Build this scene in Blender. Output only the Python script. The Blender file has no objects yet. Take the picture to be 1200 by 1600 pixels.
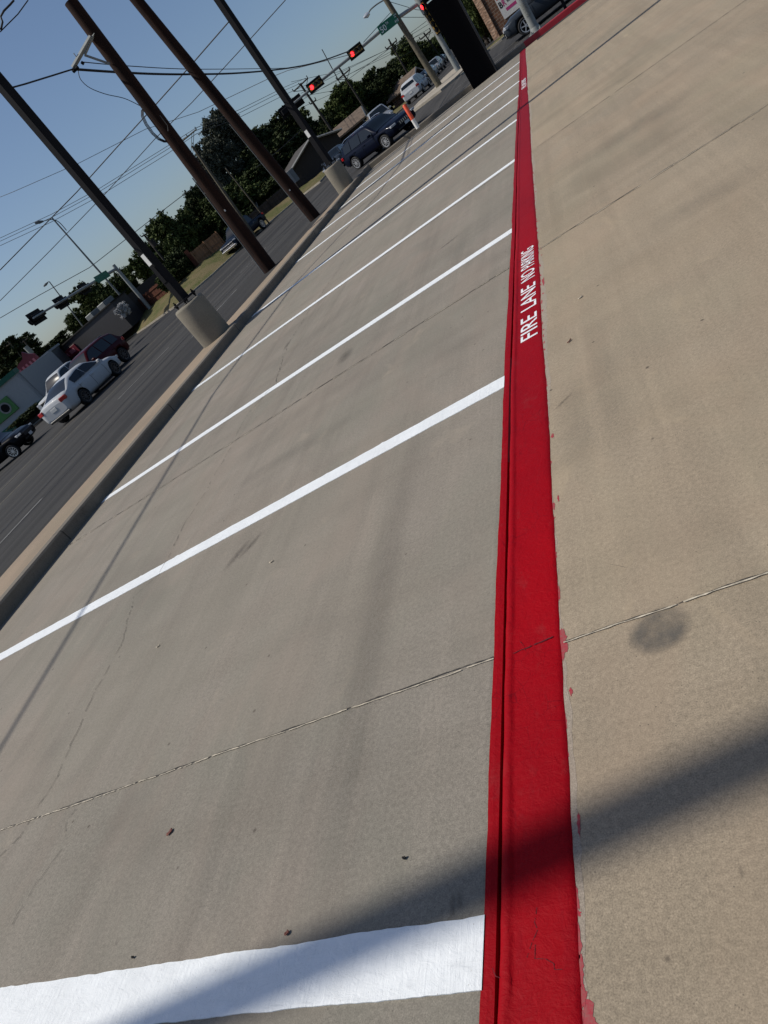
import bpy, math, random
from mathutils import Vector, Matrix
random.seed(7)
PI = math.pi
S = bpy.context.scene
COL = S.collection

# ------------------------------------------------------------------ camera
H = 1.45
CR = Vector((0.79767902, 0.15511715, -0.58279229))
CU = Vector((0.39477525, 0.59624215, 0.69903347))
CW = Vector((-0.45591741, 0.78767631, -0.41437345))
F = 1091.2
cam_d = bpy.data.cameras.new('camera'); cam = bpy.data.objects.new('camera', cam_d); COL.objects.link(cam)
S.camera = cam
cam_d.sensor_fit = 'VERTICAL'; cam_d.sensor_height = 36.0; cam_d.lens = 36.0 * F / 1600.0
cam_d.clip_start = 0.05; cam_d.clip_end = 3000
cam.matrix_world = Matrix(((CR.x, CU.x, -CW.x, 0), (CR.y, CU.y, -CW.y, 0), (CR.z, CU.z, -CW.z, H), (0, 0, 0, 1)))

# ------------------------------------------------------------------ light
SUN_EL = math.radians(50.0)
AZ = Vector((-0.972, -0.235, 0)).normalized()          # horizontal direction towards the sun
SUN_DIR = (AZ * math.cos(SUN_EL) + Vector((0, 0, math.sin(SUN_EL)))).normalized()
W = bpy.data.worlds.new('World'); S.world = W; W.use_nodes = True
wn = W.node_tree.nodes; wl = W.node_tree.links
bg = wn['Background']; bg.inputs['Strength'].default_value = 0.085
sky = wn.new('ShaderNodeTexSky'); sky.sky_type = 'NISHITA'; sky.sun_disc = False
sky.sun_elevation = SUN_EL; sky.sun_rotation = math.atan2(SUN_DIR.x, SUN_DIR.y)
sky.air_density = 1.0; sky.dust_density = 2.7; sky.ozone_density = 3.8; sky.altitude = 900
wl.new(sky.outputs['Color'], bg.inputs['Color'])
sd = bpy.data.lights.new('sun', 'SUN'); sd.energy = 3.6; sd.angle = math.radians(0.55); sd.color = (1.0, 0.945, 0.85)
so = bpy.data.objects.new('sun', sd); COL.objects.link(so); so.location = (-30, -10, 40)
so.rotation_euler = SUN_DIR.to_track_quat('Z', 'Y').to_euler()
vs = S.view_settings; vs.view_transform = 'Standard'; vs.look = 'None'; vs.exposure = 0.0; vs.gamma = 1.0
vs.use_curve_mapping = False

# ------------------------------------------------------------------ pixel -> place helpers (photo is 1200 x 1600)
def ray(px, py):
    return CR * ((px - 600) / F) - CU * ((py - 800) / F) + CW
def P(px, py, z=0.0):                 # where the ray meets the level z
    d = ray(px, py); t = (z - H) / d.z
    return Vector((0, 0, H)) + d * t
def PD(px, py, D):                    # the point at horizontal distance D along the ray
    d = ray(px, py); t = D / math.hypot(d.x, d.y)
    return Vector((0, 0, H)) + d * t
def PXp(px, py, x):
    d = ray(px, py); return Vector((0, 0, H)) + d * (x / d.x)
def PYp(px, py, y):
    d = ray(px, py); return Vector((0, 0, H)) + d * (y / d.y)
def PL(px, py, D, zb):                # ground place under the ray at distance D
    p = PD(px, py, D); return Vector((p.x, p.y, zb))

# ------------------------------------------------------------------ mesh helpers
class MB:
    def __init__(s): s.v = []; s.f = []; s.m = []; s.sm = []
    def add(s, vs_, fs, mi=0, smooth=False):
        o = len(s.v); s.v += [tuple(v) for v in vs_]
        for f in fs: s.f.append([i + o for i in f]); s.m.append(mi); s.sm.append(smooth)
    def box(s, c, d, rz=0.0, mi=0, mat=None, bev=0.0):
        x, y, z = d[0] / 2, d[1] / 2, d[2] / 2
        M = mat if mat is not None else Matrix.Rotation(rz, 3, 'Z')
        c = Vector(c)
        if bev <= 0:
            vs_ = [c + M @ Vector((a * x, b * y, e * z)) for e in (-1, 1) for b in (-1, 1) for a in (-1, 1)]
            s.add(vs_, [(0, 2, 3, 1), (4, 5, 7, 6), (0, 1, 5, 4), (2, 6, 7, 3), (0, 4, 6, 2), (1, 3, 7, 5)], mi)
        else:
            b = bev
            ring = [(-x + b, -y), (x - b, -y), (x, -y + b), (x, y - b), (x - b, y), (-x + b, y), (-x, y - b), (-x, -y + b)]
            rin = [((abs(p[0]) - b) * (1 if p[0] > 0 else -1), (abs(p[1]) - b) * (1 if p[1] > 0 else -1)) for p in ring]
            L = [[(p[0], p[1], -z) for p in rin], [(p[0], p[1], -z + b) for p in ring], [(p[0], p[1], z - b) for p in ring], [(p[0], p[1], z) for p in rin]]
            s.rings([[c + M @ Vector(q) for q in r] for r in L], True, True, mi, False)
    def rings(s, R, cap0=True, cap1=True, mi=0, smooth=True):
        n = len(R[0]); vs_ = [v for r in R for v in r]; fs = []
        for i in range(len(R) - 1):
            for j in range(n):
                k = (j + 1) % n
                fs.append((i * n + j, i * n + k, (i + 1) * n + k, (i + 1) * n + j))
        s.add(vs_, fs, mi, smooth)
        if cap0: s.add(R[0], [tuple(reversed(range(n)))], mi)
        if cap1: s.add(R[-1], [tuple(range(n))], mi)
    def tube(s, path, rad, n=8, mi=0, caps=True, smooth=True):
        path = [Vector(p) for p in path]
        if not isinstance(rad, (list, tuple)): rad = [rad] * len(path)
        R = []; up = None
        for i, p in enumerate(path):
            a = path[max(0, i - 1)]; b = path[min(len(path) - 1, i + 1)]
            t = (b - a).normalized()
            if up is None:
                up = Vector((0, 0, 1)) if abs(t.z) < 0.9 else Vector((1, 0, 0))
            u = up - t * up.dot(t)
            if u.length < 1e-4: u = t.orthogonal()
            u.normalize(); up = u; w = t.cross(u)
            R.append([p + (u * math.cos(2 * PI * k / n) + w * math.sin(2 * PI * k / n)) * rad[i] for k in range(n)])
        s.rings(R, caps, caps, mi, smooth)
    def prism(s, pts, z0, z1, mi=0, M=None):
        n = len(pts)
        a = [Vector((p[0], p[1], z0)) for p in pts]; b = [Vector((p[0], p[1], z1)) for p in pts]
        if M is not None: a = [M @ q for q in a]; b = [M @ q for q in b]
        s.rings([a, b], True, True, mi, False)
    def grid(s, rows, mi=0, smooth=True, flip=False):
        n = len(rows[0]); vs_ = [v for r in rows for v in r]; fs = []
        for i in range(len(rows) - 1):
            for j in range(n - 1):
                f = (i * n + j, i * n + j + 1, (i + 1) * n + j + 1, (i + 1) * n + j)
                fs.append(tuple(reversed(f)) if flip else f)
        s.add(vs_, fs, mi, smooth)
    def build(s, name, mats, parent=None, loc=None):
        me = bpy.data.meshes.new(name)
        me.from_pydata([tuple(v) for v in s.v], [], s.f)
        if not isinstance(mats, (list, tuple)): mats = [mats]
        for m in mats: me.materials.append(m)
        me.polygons.foreach_set('material_index', s.m)
        me.polygons.foreach_set('use_smooth', s.sm)
        me.update()
        o = bpy.data.objects.new(name, me); COL.objects.link(o)
        if parent is not None: o.parent = parent
        if loc is not None: o.location = loc
        return o
def tag(o, label=None, cat=None, group=None, kind=None):
    if label: o['label'] = label
    if cat: o['category'] = cat
    if group: o['group'] = group
    if kind: o['kind'] = kind
    return o
def empty(name, loc, rz=0.0, label=None, cat=None, group=None):
    o = bpy.data.objects.new(name, None); COL.objects.link(o); o.empty_display_size = 0.2
    o.location = loc; o.rotation_euler = (0, 0, rz)
    return tag(o, label, cat, group)
def struct(o): o['kind'] = 'structure'; return o
def rx_(a): return Matrix.Rotation(a, 3, 'X')
def rz_(a): return Matrix.Rotation(a, 3, 'Z')

# ------------------------------------------------------------------ materials
def mat(name):
    m = bpy.data.materials.new(name); m.use_nodes = True
    nt = m.node_tree; return m, nt, nt.nodes['Principled BSDF']
def simple(name, col, rough=0.6, metal=0.0, noise=0.12, scale=6.0, bump=0.0, coat=0.0, spec=0.5):
    m, nt, b = mat(name); N = nt.nodes; L = nt.links
    tc = N.new('ShaderNodeTexCoord'); nz = N.new('ShaderNodeTexNoise'); nz.inputs['Scale'].default_value = scale
    nz.inputs['Detail'].default_value = 6; L.new(tc.outputs['Object'], nz.inputs['Vector'])
    mr = N.new('ShaderNodeMapRange'); mr.inputs[1].default_value = 0.3; mr.inputs[2].default_value = 0.7
    mr.inputs[3].default_value = 1 - noise; mr.inputs[4].default_value = 1 + noise
    L.new(nz.outputs['Fac'], mr.inputs[0])
    mx = N.new('ShaderNodeMix'); mx.data_type = 'RGBA'; mx.blend_type = 'MULTIPLY'; mx.inputs[0].default_value = 1
    mx.inputs[6].default_value = (*col, 1); L.new(mr.outputs[0], mx.inputs[7])
    L.new(mx.outputs[2], b.inputs['Base Color'])
    b.inputs['Roughness'].default_value = rough; b.inputs['Metallic'].default_value = metal
    b.inputs['Specular IOR Level'].default_value = spec
    if coat: b.inputs['Coat Weight'].default_value = coat; b.inputs['Coat Roughness'].default_value = 0.04
    if bump:
        bp = N.new('ShaderNodeBump'); bp.inputs['Strength'].default_value = bump; bp.inputs['Distance'].default_value = 0.01
        L.new(nz.outputs['Fac'], bp.inputs['Height']); L.new(bp.outputs[0], b.inputs['Normal'])
    return m
def glow(name, col, strength):
    m, nt, b = mat(name); b.inputs['Base Color'].default_value = (*col, 1)
    b.inputs['Emission Color'].default_value = (*col, 1); b.inputs['Emission Strength'].default_value = strength
    return m
class NT:
    """tiny node-graph helper"""
    def __init__(s, m): s.nt = m.node_tree; s.N = s.nt.nodes; s.L = s.nt.links; s.b = s.N['Principled BSDF']
    def co(s, sc=(1, 1, 1), rot=(0, 0, 0), loc=(0, 0, 0)):
        t = s.N.new('ShaderNodeTexCoord'); mp = s.N.new('ShaderNodeMapping')
        mp.inputs['Scale'].default_value = sc; mp.inputs['Rotation'].default_value = rot; mp.inputs['Location'].default_value = loc
        s.L.new(t.outputs['Object'], mp.inputs['Vector']); return mp.outputs[0]
    def noise(s, vec, scale, detail=5, rough=0.55, dist=0.0):
        n = s.N.new('ShaderNodeTexNoise'); n.inputs['Scale'].default_value = scale; n.inputs['Detail'].default_value = detail
        n.inputs['Roughness'].default_value = rough; n.inputs['Distortion'].default_value = dist
        s.L.new(vec, n.inputs['Vector']); return n.outputs['Fac']
    def vor(s, vec, scale, feature='F1', rnd=1.0):
        n = s.N.new('ShaderNodeTexVoronoi'); n.feature = feature; n.inputs['Scale'].default_value = scale
        n.inputs['Randomness'].default_value = rnd; s.L.new(vec, n.inputs['Vector']); return n.outputs['Distance']
    def rng(s, x, a, b, c=0.0, d=1.0):
        n = s.N.new('ShaderNodeMapRange'); n.inputs[1].default_value = a; n.inputs[2].default_value = b
        n.inputs[3].default_value = c; n.inputs[4].default_value = d; s.L.new(x, n.inputs[0]); return n.outputs[0]
    def math(s, op, a, b=None, clamp=False):
        n = s.N.new('ShaderNodeMath'); n.operation = op; n.use_clamp = clamp
        for i, v in enumerate((a, b)):
            if v is None: continue
            if isinstance(v, (int, float)): n.inputs[i].default_value = v
            else: s.L.new(v, n.inputs[i])
        return n.outputs[0]
    def mix(s, fac, a, b, mode='MIX'):
        n = s.N.new('ShaderNodeMix'); n.data_type = 'RGBA'; n.blend_type = mode
        for i, v in ((0, fac), (6, a), (7, b)):
            if isinstance(v, (int, float)): n.inputs[i].default_value = v
            elif isinstance(v, tuple): n.inputs[i].default_value = (*v, 1)
            else: s.L.new(v, n.inputs[i])
        return n.outputs[2]
    def bump(s, h, strength, dist, prev=None):
        n = s.N.new('ShaderNodeBump'); n.inputs['Strength'].default_value = strength; n.inputs['Distance'].default_value = dist
        s.L.new(h, n.inputs['Height'])
        if prev is not None: s.L.new(prev, n.inputs['Normal'])
        return n.outputs[0]
    def xyz(s):
        t = s.N.new('ShaderNodeTexCoord'); sp = s.N.new('ShaderNodeSeparateXYZ'); s.L.new(t.outputs['Object'], sp.inputs[0]); return sp.outputs
    def out(s, col, rough=0.8, nrm=None, spec=0.3):
        if isinstance(col, tuple): s.b.inputs['Base Color'].default_value = (*col, 1)
        else: s.L.new(col, s.b.inputs['Base Color'])
        if isinstance(rough, (int, float)): s.b.inputs['Roughness'].default_value = rough
        else: s.L.new(rough, s.b.inputs['Roughness'])
        if nrm is not None: s.L.new(nrm, s.b.inputs['Normal'])
        s.b.inputs['Specular IOR Level'].default_value = spec

def concrete(name, c1, c2, c3, pits=1.0, streak=1.0, stain=True, joints=0):
    m, _, _ = mat(name); g = NT(m)
    base = g.mix(g.rng(g.noise(g.co(), 0.55, 6, 0.6), 0.35, 0.66), c1, c2)
    base = g.mix(g.rng(g.noise(g.co(loc=(9, 3, 0)), 1.7, 7, 0.65), 0.42, 0.72, 0, 0.55), base, c3)
    # long wear streaks along the lane
    st = g.noise(g.co((3.2, 0.22, 1), loc=(4, 0, 0)), 1.0, 6, 0.6)
    base = g.mix(g.rng(st, 0.48, 0.74, 0, 0.32 * streak), base, (c1[0] * .62, c1[1] * .62, c1[2] * .62))
    st2 = g.noise(g.co((11, 0.5, 1), loc=(1, 7, 0)), 1.0, 5, 0.6)
    base = g.mix(g.rng(st2, 0.5, 0.8, 0, 0.22 * streak), base, (c1[0] * 1.3, c1[1] * 1.3, c1[2] * 1.3))
    # cross-lane trowel sweeps
    st3 = g.noise(g.co((0.35, 3.0, 1), rot=(0, 0, -0.12), loc=(2, 5, 0)), 1.0, 6, 0.62)
    base = g.mix(g.rng(st3, 0.47, 0.75, 0, 0.30 * streak), base, (c1[0] * .68, c1[1] * .68, c1[2] * .67))
    # sand speckle
    sp = g.noise(g.co(), 260, 3, 0.7)
    base = g.mix(1.0, base, g.rng(sp, 0.32, 0.70, 0.68, 1.28), 'MULTIPLY')
    sp2 = g.noise(g.co(loc=(3, 3, 3)), 70, 4, 0.7)
    base = g.mix(1.0, base, g.rng(sp2, 0.32, 0.68, 0.80, 1.18), 'MULTIPLY')
    # dark pin holes
    vo = g.vor(g.co(), 55)
    base = g.mix(g.rng(g.noise(g.co((1, .45, 1), loc=(31, 3, 0)), 1.1, 4, .6, .7), 0.46, 0.6, 0, .22), base, (c1[0] * .80, c1[1] * .90, c1[2] * .86))
    base = g.mix(g.rng(g.noise(g.co((1, .45, 1), loc=(11, 23, 0)), 1.6, 4, .6, .7), 0.5, 0.64, 0, .22), base, (c1[0] * 1.12, c1[1] * 1.02, c1[2] * 1.0))
    sc_ = g.noise(g.co((14, .7, 1), rot=(0, 0, .18), loc=(3, 3, 0)), 1.6, 6, .75)
    base = g.mix(g.rng(sc_, 0.60, 0.76, 0, .35), base, (c1[0] * 1.35, c1[1] * 1.35, c1[2] * 1.35))
    gate = g.rng(g.noise(g.co(loc=(5, 1, 0)), 9, 2), 0.5, 0.6)
    pit = g.math('MULTIPLY', g.rng(vo, 0.06, 0.13, 1, 0), gate)
    base = g.mix(g.math('MULTIPLY', pit, 0.55 * pits), base, (0.05, 0.045, 0.04))
    vo2 = g.vor(g.co(loc=(2.3, 0, 0)), 5.5)
    base = g.mix(g.rng(vo2, 0.03, 0.055, 0.7 * pits, 0), base, (0.07, 0.055, 0.045))
    ag = g.vor(g.co(loc=(.7, .2, 0)), 120)
    gate2 = g.rng(g.noise(g.co(loc=(15, 11, 0)), 2.2, 4, .7), 0.5, 0.66)
    base = g.mix(g.math('MULTIPLY', g.rng(ag, 0.10, 0.22, .55, 0), gate2), base, (0.10, 0.09, 0.078))
    yj = g.xyz()[1]
    for ya_, yb_2, f_ in ((1.53, 5.4, .10), (9.27, 14.0, .12), (17.05, 20.9, .10)):
        m1 = g.math('MULTIPLY', g.rng(yj, ya_ - .01, ya_ + .01, 0, f_), g.rng(yj, yb_2 - .01, yb_2 + .01, 1, 0))
        base = g.mix(m1, base, (c1[0] * 1.25, c1[1] * 1.25, c1[2] * 1.22))
    if stain:
        vs1 = g.noise(g.co((1, .8, 1), loc=(7.7, 2.2, 0)), 0.9, 3, 0.4, 0.6)
        base = g.mix(g.rng(vs1, 0.58, 0.74, 0, 0.30), base, (c1[0] * .45, c1[1] * .47, c1[2] * .48))
        vs2 = g.noise(g.co((1, .8, 1), loc=(1.7, 8.2, 0)), 2.6, 5, 0.6, 1.0)
        vs3 = g.noise(g.co((.8, .5, 1), rot=(0, 0, .5), loc=(21.7, 5.2, 0)), 1.3, 6, 0.7, 1.4)
        base = g.mix(g.rng(vs3, 0.50, 0.66, 0, 0.20), base, (c1[0] * .62, c1[1] * .64, c1[2] * .66))
        base = g.mix(g.rng(vs2, 0.62, 0.76, 0, 0.35), base, (c1[0] * 1.35, c1[1] * 1.33, c1[2] * 1.25))
    if joints:
        ym = g.math('ABSOLUTE', g.math('SUBTRACT', g.math('MODULO', g.math('ADD', g.xyz()[1], 60.0), joints), joints / 2))
        base = g.mix(g.rng(ym, .006, .012, .8, 0), base, (0.04, 0.035, 0.03))
        chip = g.noise(g.co(loc=(3, 9, 0)), 3.5, 5, .7)
        base = g.mix(g.rng(chip, .60, .72, 0, .45), base, (0.07, 0.06, 0.05))
    # broomed finish and grain relief
    br = g.noise(g.co((95, 2.5, 1)), 1.0, 4, 0.7)
    n1 = g.bump(br, 0.16, 0.002)
    n2 = g.bump(g.noise(g.co(loc=(8, 8, 0)), 420, 2, .8), 0.30, 0.0014, n1)
    n3 = g.bump(pit, -0.6, 0.003, n2)
    g.out(base, 0.88, n3, 0.25)
    return m
M_LOT = concrete('lot_concrete', (0.268, 0.232, 0.190), (0.215, 0.200, 0.164), (0.292, 0.258, 0.218), 1.0, 1.7)
M_SLAB = concrete('slab_concrete', (0.345, 0.275, 0.195), (0.275, 0.232, 0.172), (0.385, 0.312, 0.228), 1.3, 1.6)
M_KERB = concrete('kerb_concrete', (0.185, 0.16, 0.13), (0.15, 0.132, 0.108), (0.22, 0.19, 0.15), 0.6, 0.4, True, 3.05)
M_TAN = concrete('verge_concrete', (0.31, 0.24, 0.172), (0.27, 0.21, 0.15), (0.335, 0.265, 0.19), 0.8, 0.3)
M_BLOCK = concrete('block_concrete', (0.24, 0.215, 0.17), (0.17, 0.152, 0.125), (0.27, 0.24, 0.19), 0.6, 0.3)

def joint_mat():
    m, _, _ = mat('joint_filler'); g = NT(m)
    n = g.noise(g.co(), 45, 4, 0.7)
    g.out(g.mix(g.rng(n, 0.42, 0.6), (0.05, 0.042, 0.034), (0.30, 0.26, 0.21)), 0.95)
    return m
M_JOINT = joint_mat()
M_CRACK = simple('crack_dark', (0.055, 0.047, 0.04), 0.95, noise=0.5, scale=40)
M_JPALE = simple('joint_sand', (0.50, 0.44, 0.34), 0.95, noise=0.35, scale=60)

def red_paint():
    m, _, _ = mat('red_kerb_paint'); g = NT(m)
    n = g.noise(g.co((1, .5, 1)), 1.6, 5, 0.6)
    base = g.mix(g.rng(n, 0.36, 0.66), (0.335, 0.0, 0.005), (0.26, 0.0, 0.005))
    y = g.xyz()[1]
    base = g.mix(g.rng(y, 2.0, 12.0, 0.0, 0.60), base, (0.185, 0.014, 0.024))     # darker, duller red farther along the kerb
    d = g.noise(g.co((9, 1.2, 1), loc=(1, 1, 0)), 2.0, 6, 0.7)
    base = g.mix(g.rng(d, 0.55, 0.8, 0, 0.35), base, (0.20, 0.004, 0.012))
    wr = g.noise(g.co((14, 22, 1), loc=(.3, 0, 0)), 1.3, 6, 0.72, 1.2)
    bs = g.noise(g.co((9, 130, 1), loc=(.6, 0, 0)), 1.0, 5, 0.7, .4)
    dents = g.noise(g.co(), 38, 5, 0.65, .8)
    dust = g.noise(g.co((1, .6, 1), loc=(3, 4, 0)), 7, 7, .75)
    base = g.mix(g.rng(dust, 0.56, 0.74, 0, 0.30), base, (0.24, 0.05, 0.05))
    scuff = g.noise(g.co((22, 3, 1), rot=(0, 0, .35), loc=(2, 0, 0)), 1.2, 6, .75)
    base = g.mix(g.rng(scuff, 0.62, 0.74, 0, 0.5), base, (0.13, 0.0, 0.006))
    fi = g.noise(g.co(), 160, 4, 0.7)
    vo = g.vor(g.co((1, 1, 1)), 16, 'DISTANCE_TO_EDGE')
    gate = g.rng(g.noise(g.co(loc=(0, 0.7, 0)), 3.1, 2), 0.52, 0.62)
    cr = g.math('MULTIPLY', g.rng(vo, 0.0, 0.022, 1, 0), gate)
    base = g.mix(g.math('MULTIPLY', cr, 0.55), base, (0.10, 0.0, 0.005))
    n0 = g.bump(bs, 0.5, 0.0022, g.bump(dents, 0.8, 0.0035)); n1 = g.bump(wr, 0.6, 0.005, n0); n2 = g.bump(fi, 0.25, 0.001, n1); n3 = g.bump(cr, -0.7, 0.002, n2)
    g.out(base, g.rng(fi, .3, .7, 0.5, 0.7), n3, 0.10)
    return m
M_RED = red_paint()
def smear_red():
    m, _, _ = mat('red_overspray'); g = NT(m)
    n = g.noise(g.co(), 60, 4, 0.7)
    g.out(g.mix(g.rng(n, 0.4, 0.62), (0.36, 0.035, 0.05), (0.30, 0.09, 0.085)), 0.8, g.bump(n, .3, .002), 0.3)
    return m
M_SMEAR = smear_red()
def white_paint():
    m, _, _ = mat('white_line_paint'); g = NT(m)
    n = g.noise(g.co((1, 1, 1)), 5, 6, 0.7)
    base = g.mix(g.rng(n, 0.3, 0.75), (0.84, 0.865, 0.875), (0.74, 0.765, 0.775))
    wv = g.noise(g.co((60, 3.0, 1)), 1.0, 5, 0.7)
    wr = g.noise(g.co((5, 9, 1), rot=(0, 0, .6)), 3.0, 6, 0.75, 1.2)
    base = g.mix(g.rng(wr, 0.58, 0.75, 0, 0.4), base, (0.58, 0.59, 0.60))
    fl = g.vor(g.co(), 30)
    base = g.mix(g.rng(fl, 0.03, 0.06, 0.6, 0), base, (0.3, 0.28, 0.25))
    sc3 = g.noise(g.co((2.0, 30, 1), rot=(0, 0, .1)), 1.0, 6, .75)
    base = g.mix(g.rng(sc3, 0.60, 0.75, 0, 0.35), base, (0.52, 0.53, 0.53))
    th = g.noise(g.co(loc=(5, 5, 0)), 130, 4, .75)
    base = g.mix(g.math('MULTIPLY', g.rng(th, 0.62, 0.72, 0, 0.5), g.rng(g.noise(g.co(), 3, 3), .45, .6)), base, (0.36, 0.33, 0.29))
    g.out(base, 0.65, g.bump(wr, .8, .005, g.bump(wv, 0.7, .0035)), 0.25)
    return m
M_WHITE = white_paint()
def asphalt():
    m, _, _ = mat('street_asphalt'); g = NT(m)
    base = g.mix(g.rng(g.noise(g.co(), 0.12, 5, 0.6), 0.35, 0.65), (0.034, 0.034, 0.036), (0.046, 0.045, 0.044))
    s1 = g.noise(g.co((1.1, 0.018, 1)), 1.0, 5, 0.6)       # wheel tracks along the street
    base = g.mix(g.rng(s1, 0.42, 0.66, 0, 0.6), base, (0.085, 0.082, 0.078))
    s2 = g.noise(g.co((2.4, 0.03, 1), loc=(4, 0, 0)), 1.0, 5, 0.65)
    base = g.mix(g.rng(s2, 0.55, 0.72, 0, 0.6), base, (0.022, 0.022, 0.024))
    pt = g.noise(g.co((.5, .08, 1), loc=(14, 3, 0)), 1.0, 3, .5)
    base = g.mix(g.rng(pt, 0.56, 0.60, 0, 0.35), base, (0.075, 0.073, 0.070))
    s3 = g.noise(g.co((5, .05, 1), loc=(2, 0, 0)), 1.0, 5, .7)
    base = g.mix(g.rng(s3, 0.56, 0.70, 0, 0.45), base, (0.11, 0.105, 0.10))
    base = g.mix(1.0, base, g.rng(g.noise(g.co(), 60, 3), 0.3, 0.7, 0.8, 1.2), 'MULTIPLY')
    g.out(base, 0.95, g.bump(g.noise(g.co(), 80, 3), .3, .004), 0.08)
    return m
M_ASPH = asphalt()
M_SEAM = simple('tar_seam', (0.018, 0.018, 0.02), 0.7, noise=.3)
M_LANE = simple('worn_lane_paint', (0.16, 0.157, 0.15), 0.85, noise=0.45, scale=3)
M_YEL = simple('worn_yellow_paint', (0.115, 0.10, 0.072), 0.85, noise=0.45, scale=3)
def grass_mat():
    m, _, _ = mat('verge_grass'); g = NT(m)
    b = g.mix(g.rng(g.noise(g.co(), 0.35, 6, .65), 0.42, 0.6), (0.15, 0.125, 0.062), (0.07, 0.088, 0.025))
    b = g.mix(g.rng(g.noise(g.co(), 4, 5, .7), 0.4, 0.7, 0, .6), b, (0.19, 0.145, 0.09))
    g.out(b, 0.95, g.bump(g.noise(g.co(), 14, 5, .8), .8, .06), 0.1); return m
M_GRASS = grass_mat()
def dirt_mat():
    m, _, _ = mat('ground_dirt'); g = NT(m)
    b = g.mix(g.rng(g.noise(g.co(), 0.05, 6, .65), 0.4, 0.62), (0.15, 0.125, 0.08), (0.075, 0.085, 0.035))
    g.out(b, 0.95, None, 0.1); return m
M_DIRT = dirt_mat()
M_FARC = simple('median_concrete', (0.34, 0.30, 0.24), .9, noise=.2, scale=2)
def wood_pole():
    m, _, _ = mat('creosote_wood'); g = NT(m)
    s1 = g.noise(g.co((9, 9, 0.5)), 1.0, 6, .7)
    b = g.mix(g.rng(s1, .35, .7), (0.010, 0.005, 0.004), (0.034, 0.013, 0.007))
    b = g.mix(g.rng(g.noise(g.co((3, 3, 2)), 2, 5), .55, .75, 0, .4), b, (0.055, 0.025, 0.014))
    g.out(b, 0.85, g.bump(s1, .7, .02), .2); return m
M_POLE = wood_pole()
M_POLEG = simple('grey_weathered_wood', (0.11, 0.095, 0.065), 0.9, noise=.3, scale=5)
M_POLED = simple('dark_weathered_wood', (0.028, 0.024, 0.020), 0.9, noise=.3, scale=5)
M_STEELP = simple('dark_painted_steel', (0.012, 0.012, 0.014), 0.8, noise=.15, scale=3, spec=.12)
M_GALV = simple('galvanised_steel', (0.27, 0.285, 0.275), 0.6, 0.2, noise=.15, scale=5)
M_GALVD = simple('dull_galvanised_steel', (0.16, 0.17, 0.17), 0.55, 0.3, noise=.15, scale=5)
M_BLACK = simple('black_plastic', (0.005, 0.005, 0.006), 0.7, noise=.1, spec=.2)
M_WIRE = simple('cable_black', (0.012, 0.012, 0.014), 0.6, noise=.1)
M_LABEL = simple('white_sticker', (0.75, 0.75, 0.72), 0.5, noise=.05)
M_DARK = simple('flat_black', (0.004, 0.004, 0.004), 0.9, noise=.1)  # plain near-black for wheel wells, shut lines, bolts and other black parts
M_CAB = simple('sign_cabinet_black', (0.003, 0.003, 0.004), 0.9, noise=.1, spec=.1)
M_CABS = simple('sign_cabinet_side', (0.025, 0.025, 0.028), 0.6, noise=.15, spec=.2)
M_TYRE = simple('tyre_rubber', (0.012, 0.012, 0.013), 0.8, noise=.1)
M_RIM = simple('alloy_rim', (0.62, 0.62, 0.63), 0.3, 0.7, noise=.05)
M_RIMD = simple('dark_alloy_rim', (0.10, 0.10, 0.11), 0.3, 0.7, noise=.05)
M_TRIM = simple('black_trim', (0.012, 0.012, 0.012), 0.5, noise=.1)
M_CHROME = simple('chrome', (0.75, 0.75, 0.76), 0.15, 1.0, noise=.02)
M_GLASS = simple('tinted_glass', (0.006, 0.009, 0.012), 0.05, 0, noise=.05, spec=0.45)
M_LAMP = simple('clear_lamp', (0.6, 0.62, 0.64), 0.12, 0.4, noise=.05)
M_TAIL = simple('red_lamp', (0.42, 0.006, 0.008), 0.15, 0, noise=.1, coat=1)
M_BRAKE = glow('lit_brake_lamp', (1.0, 0.03, 0.02), 0.8)
M_PLATE = simple('plate_white', (0.6, 0.6, 0.58), 0.5, noise=.05)
M_REDL = glow('lit_red_signal', (1.0, 0.015, 0.02), 6.0)
M_OFFL = simple('unlit_lens', (0.02, 0.016, 0.008), 0.3, noise=.1)
M_YHOUS = simple('signal_yellow', (0.40, 0.24, 0.05), 0.5, noise=.15)
M_GREEN = simple('street_sign_green', (0.0, 0.14, 0.075), 0.4, noise=.05)
M_ORANGE = simple('orange_reflective', (0.75, 0.09, 0.03), 0.5, noise=.1)
M_PWHITE = simple('white_post', (0.75, 0.74, 0.70), 0.5, noise=.08)
def paint(name, col, metal=0.3, rough=0.3): return simple(name, col, rough, metal, noise=.03, coat=0.05, spec=.08)

# ------------------------------------------------------------------ street level
def zs(x, y):                      # height of the road surface
    d = max(-(x + 7.6), y - 26.2, 0.0)
    t = min(d / 12.0, 1.0); t = t * t * (3 - 2 * t)
    return -0.06 - 0.34 * t
GZ = -0.40
def G(px, py): return P(px, py, GZ)

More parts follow.
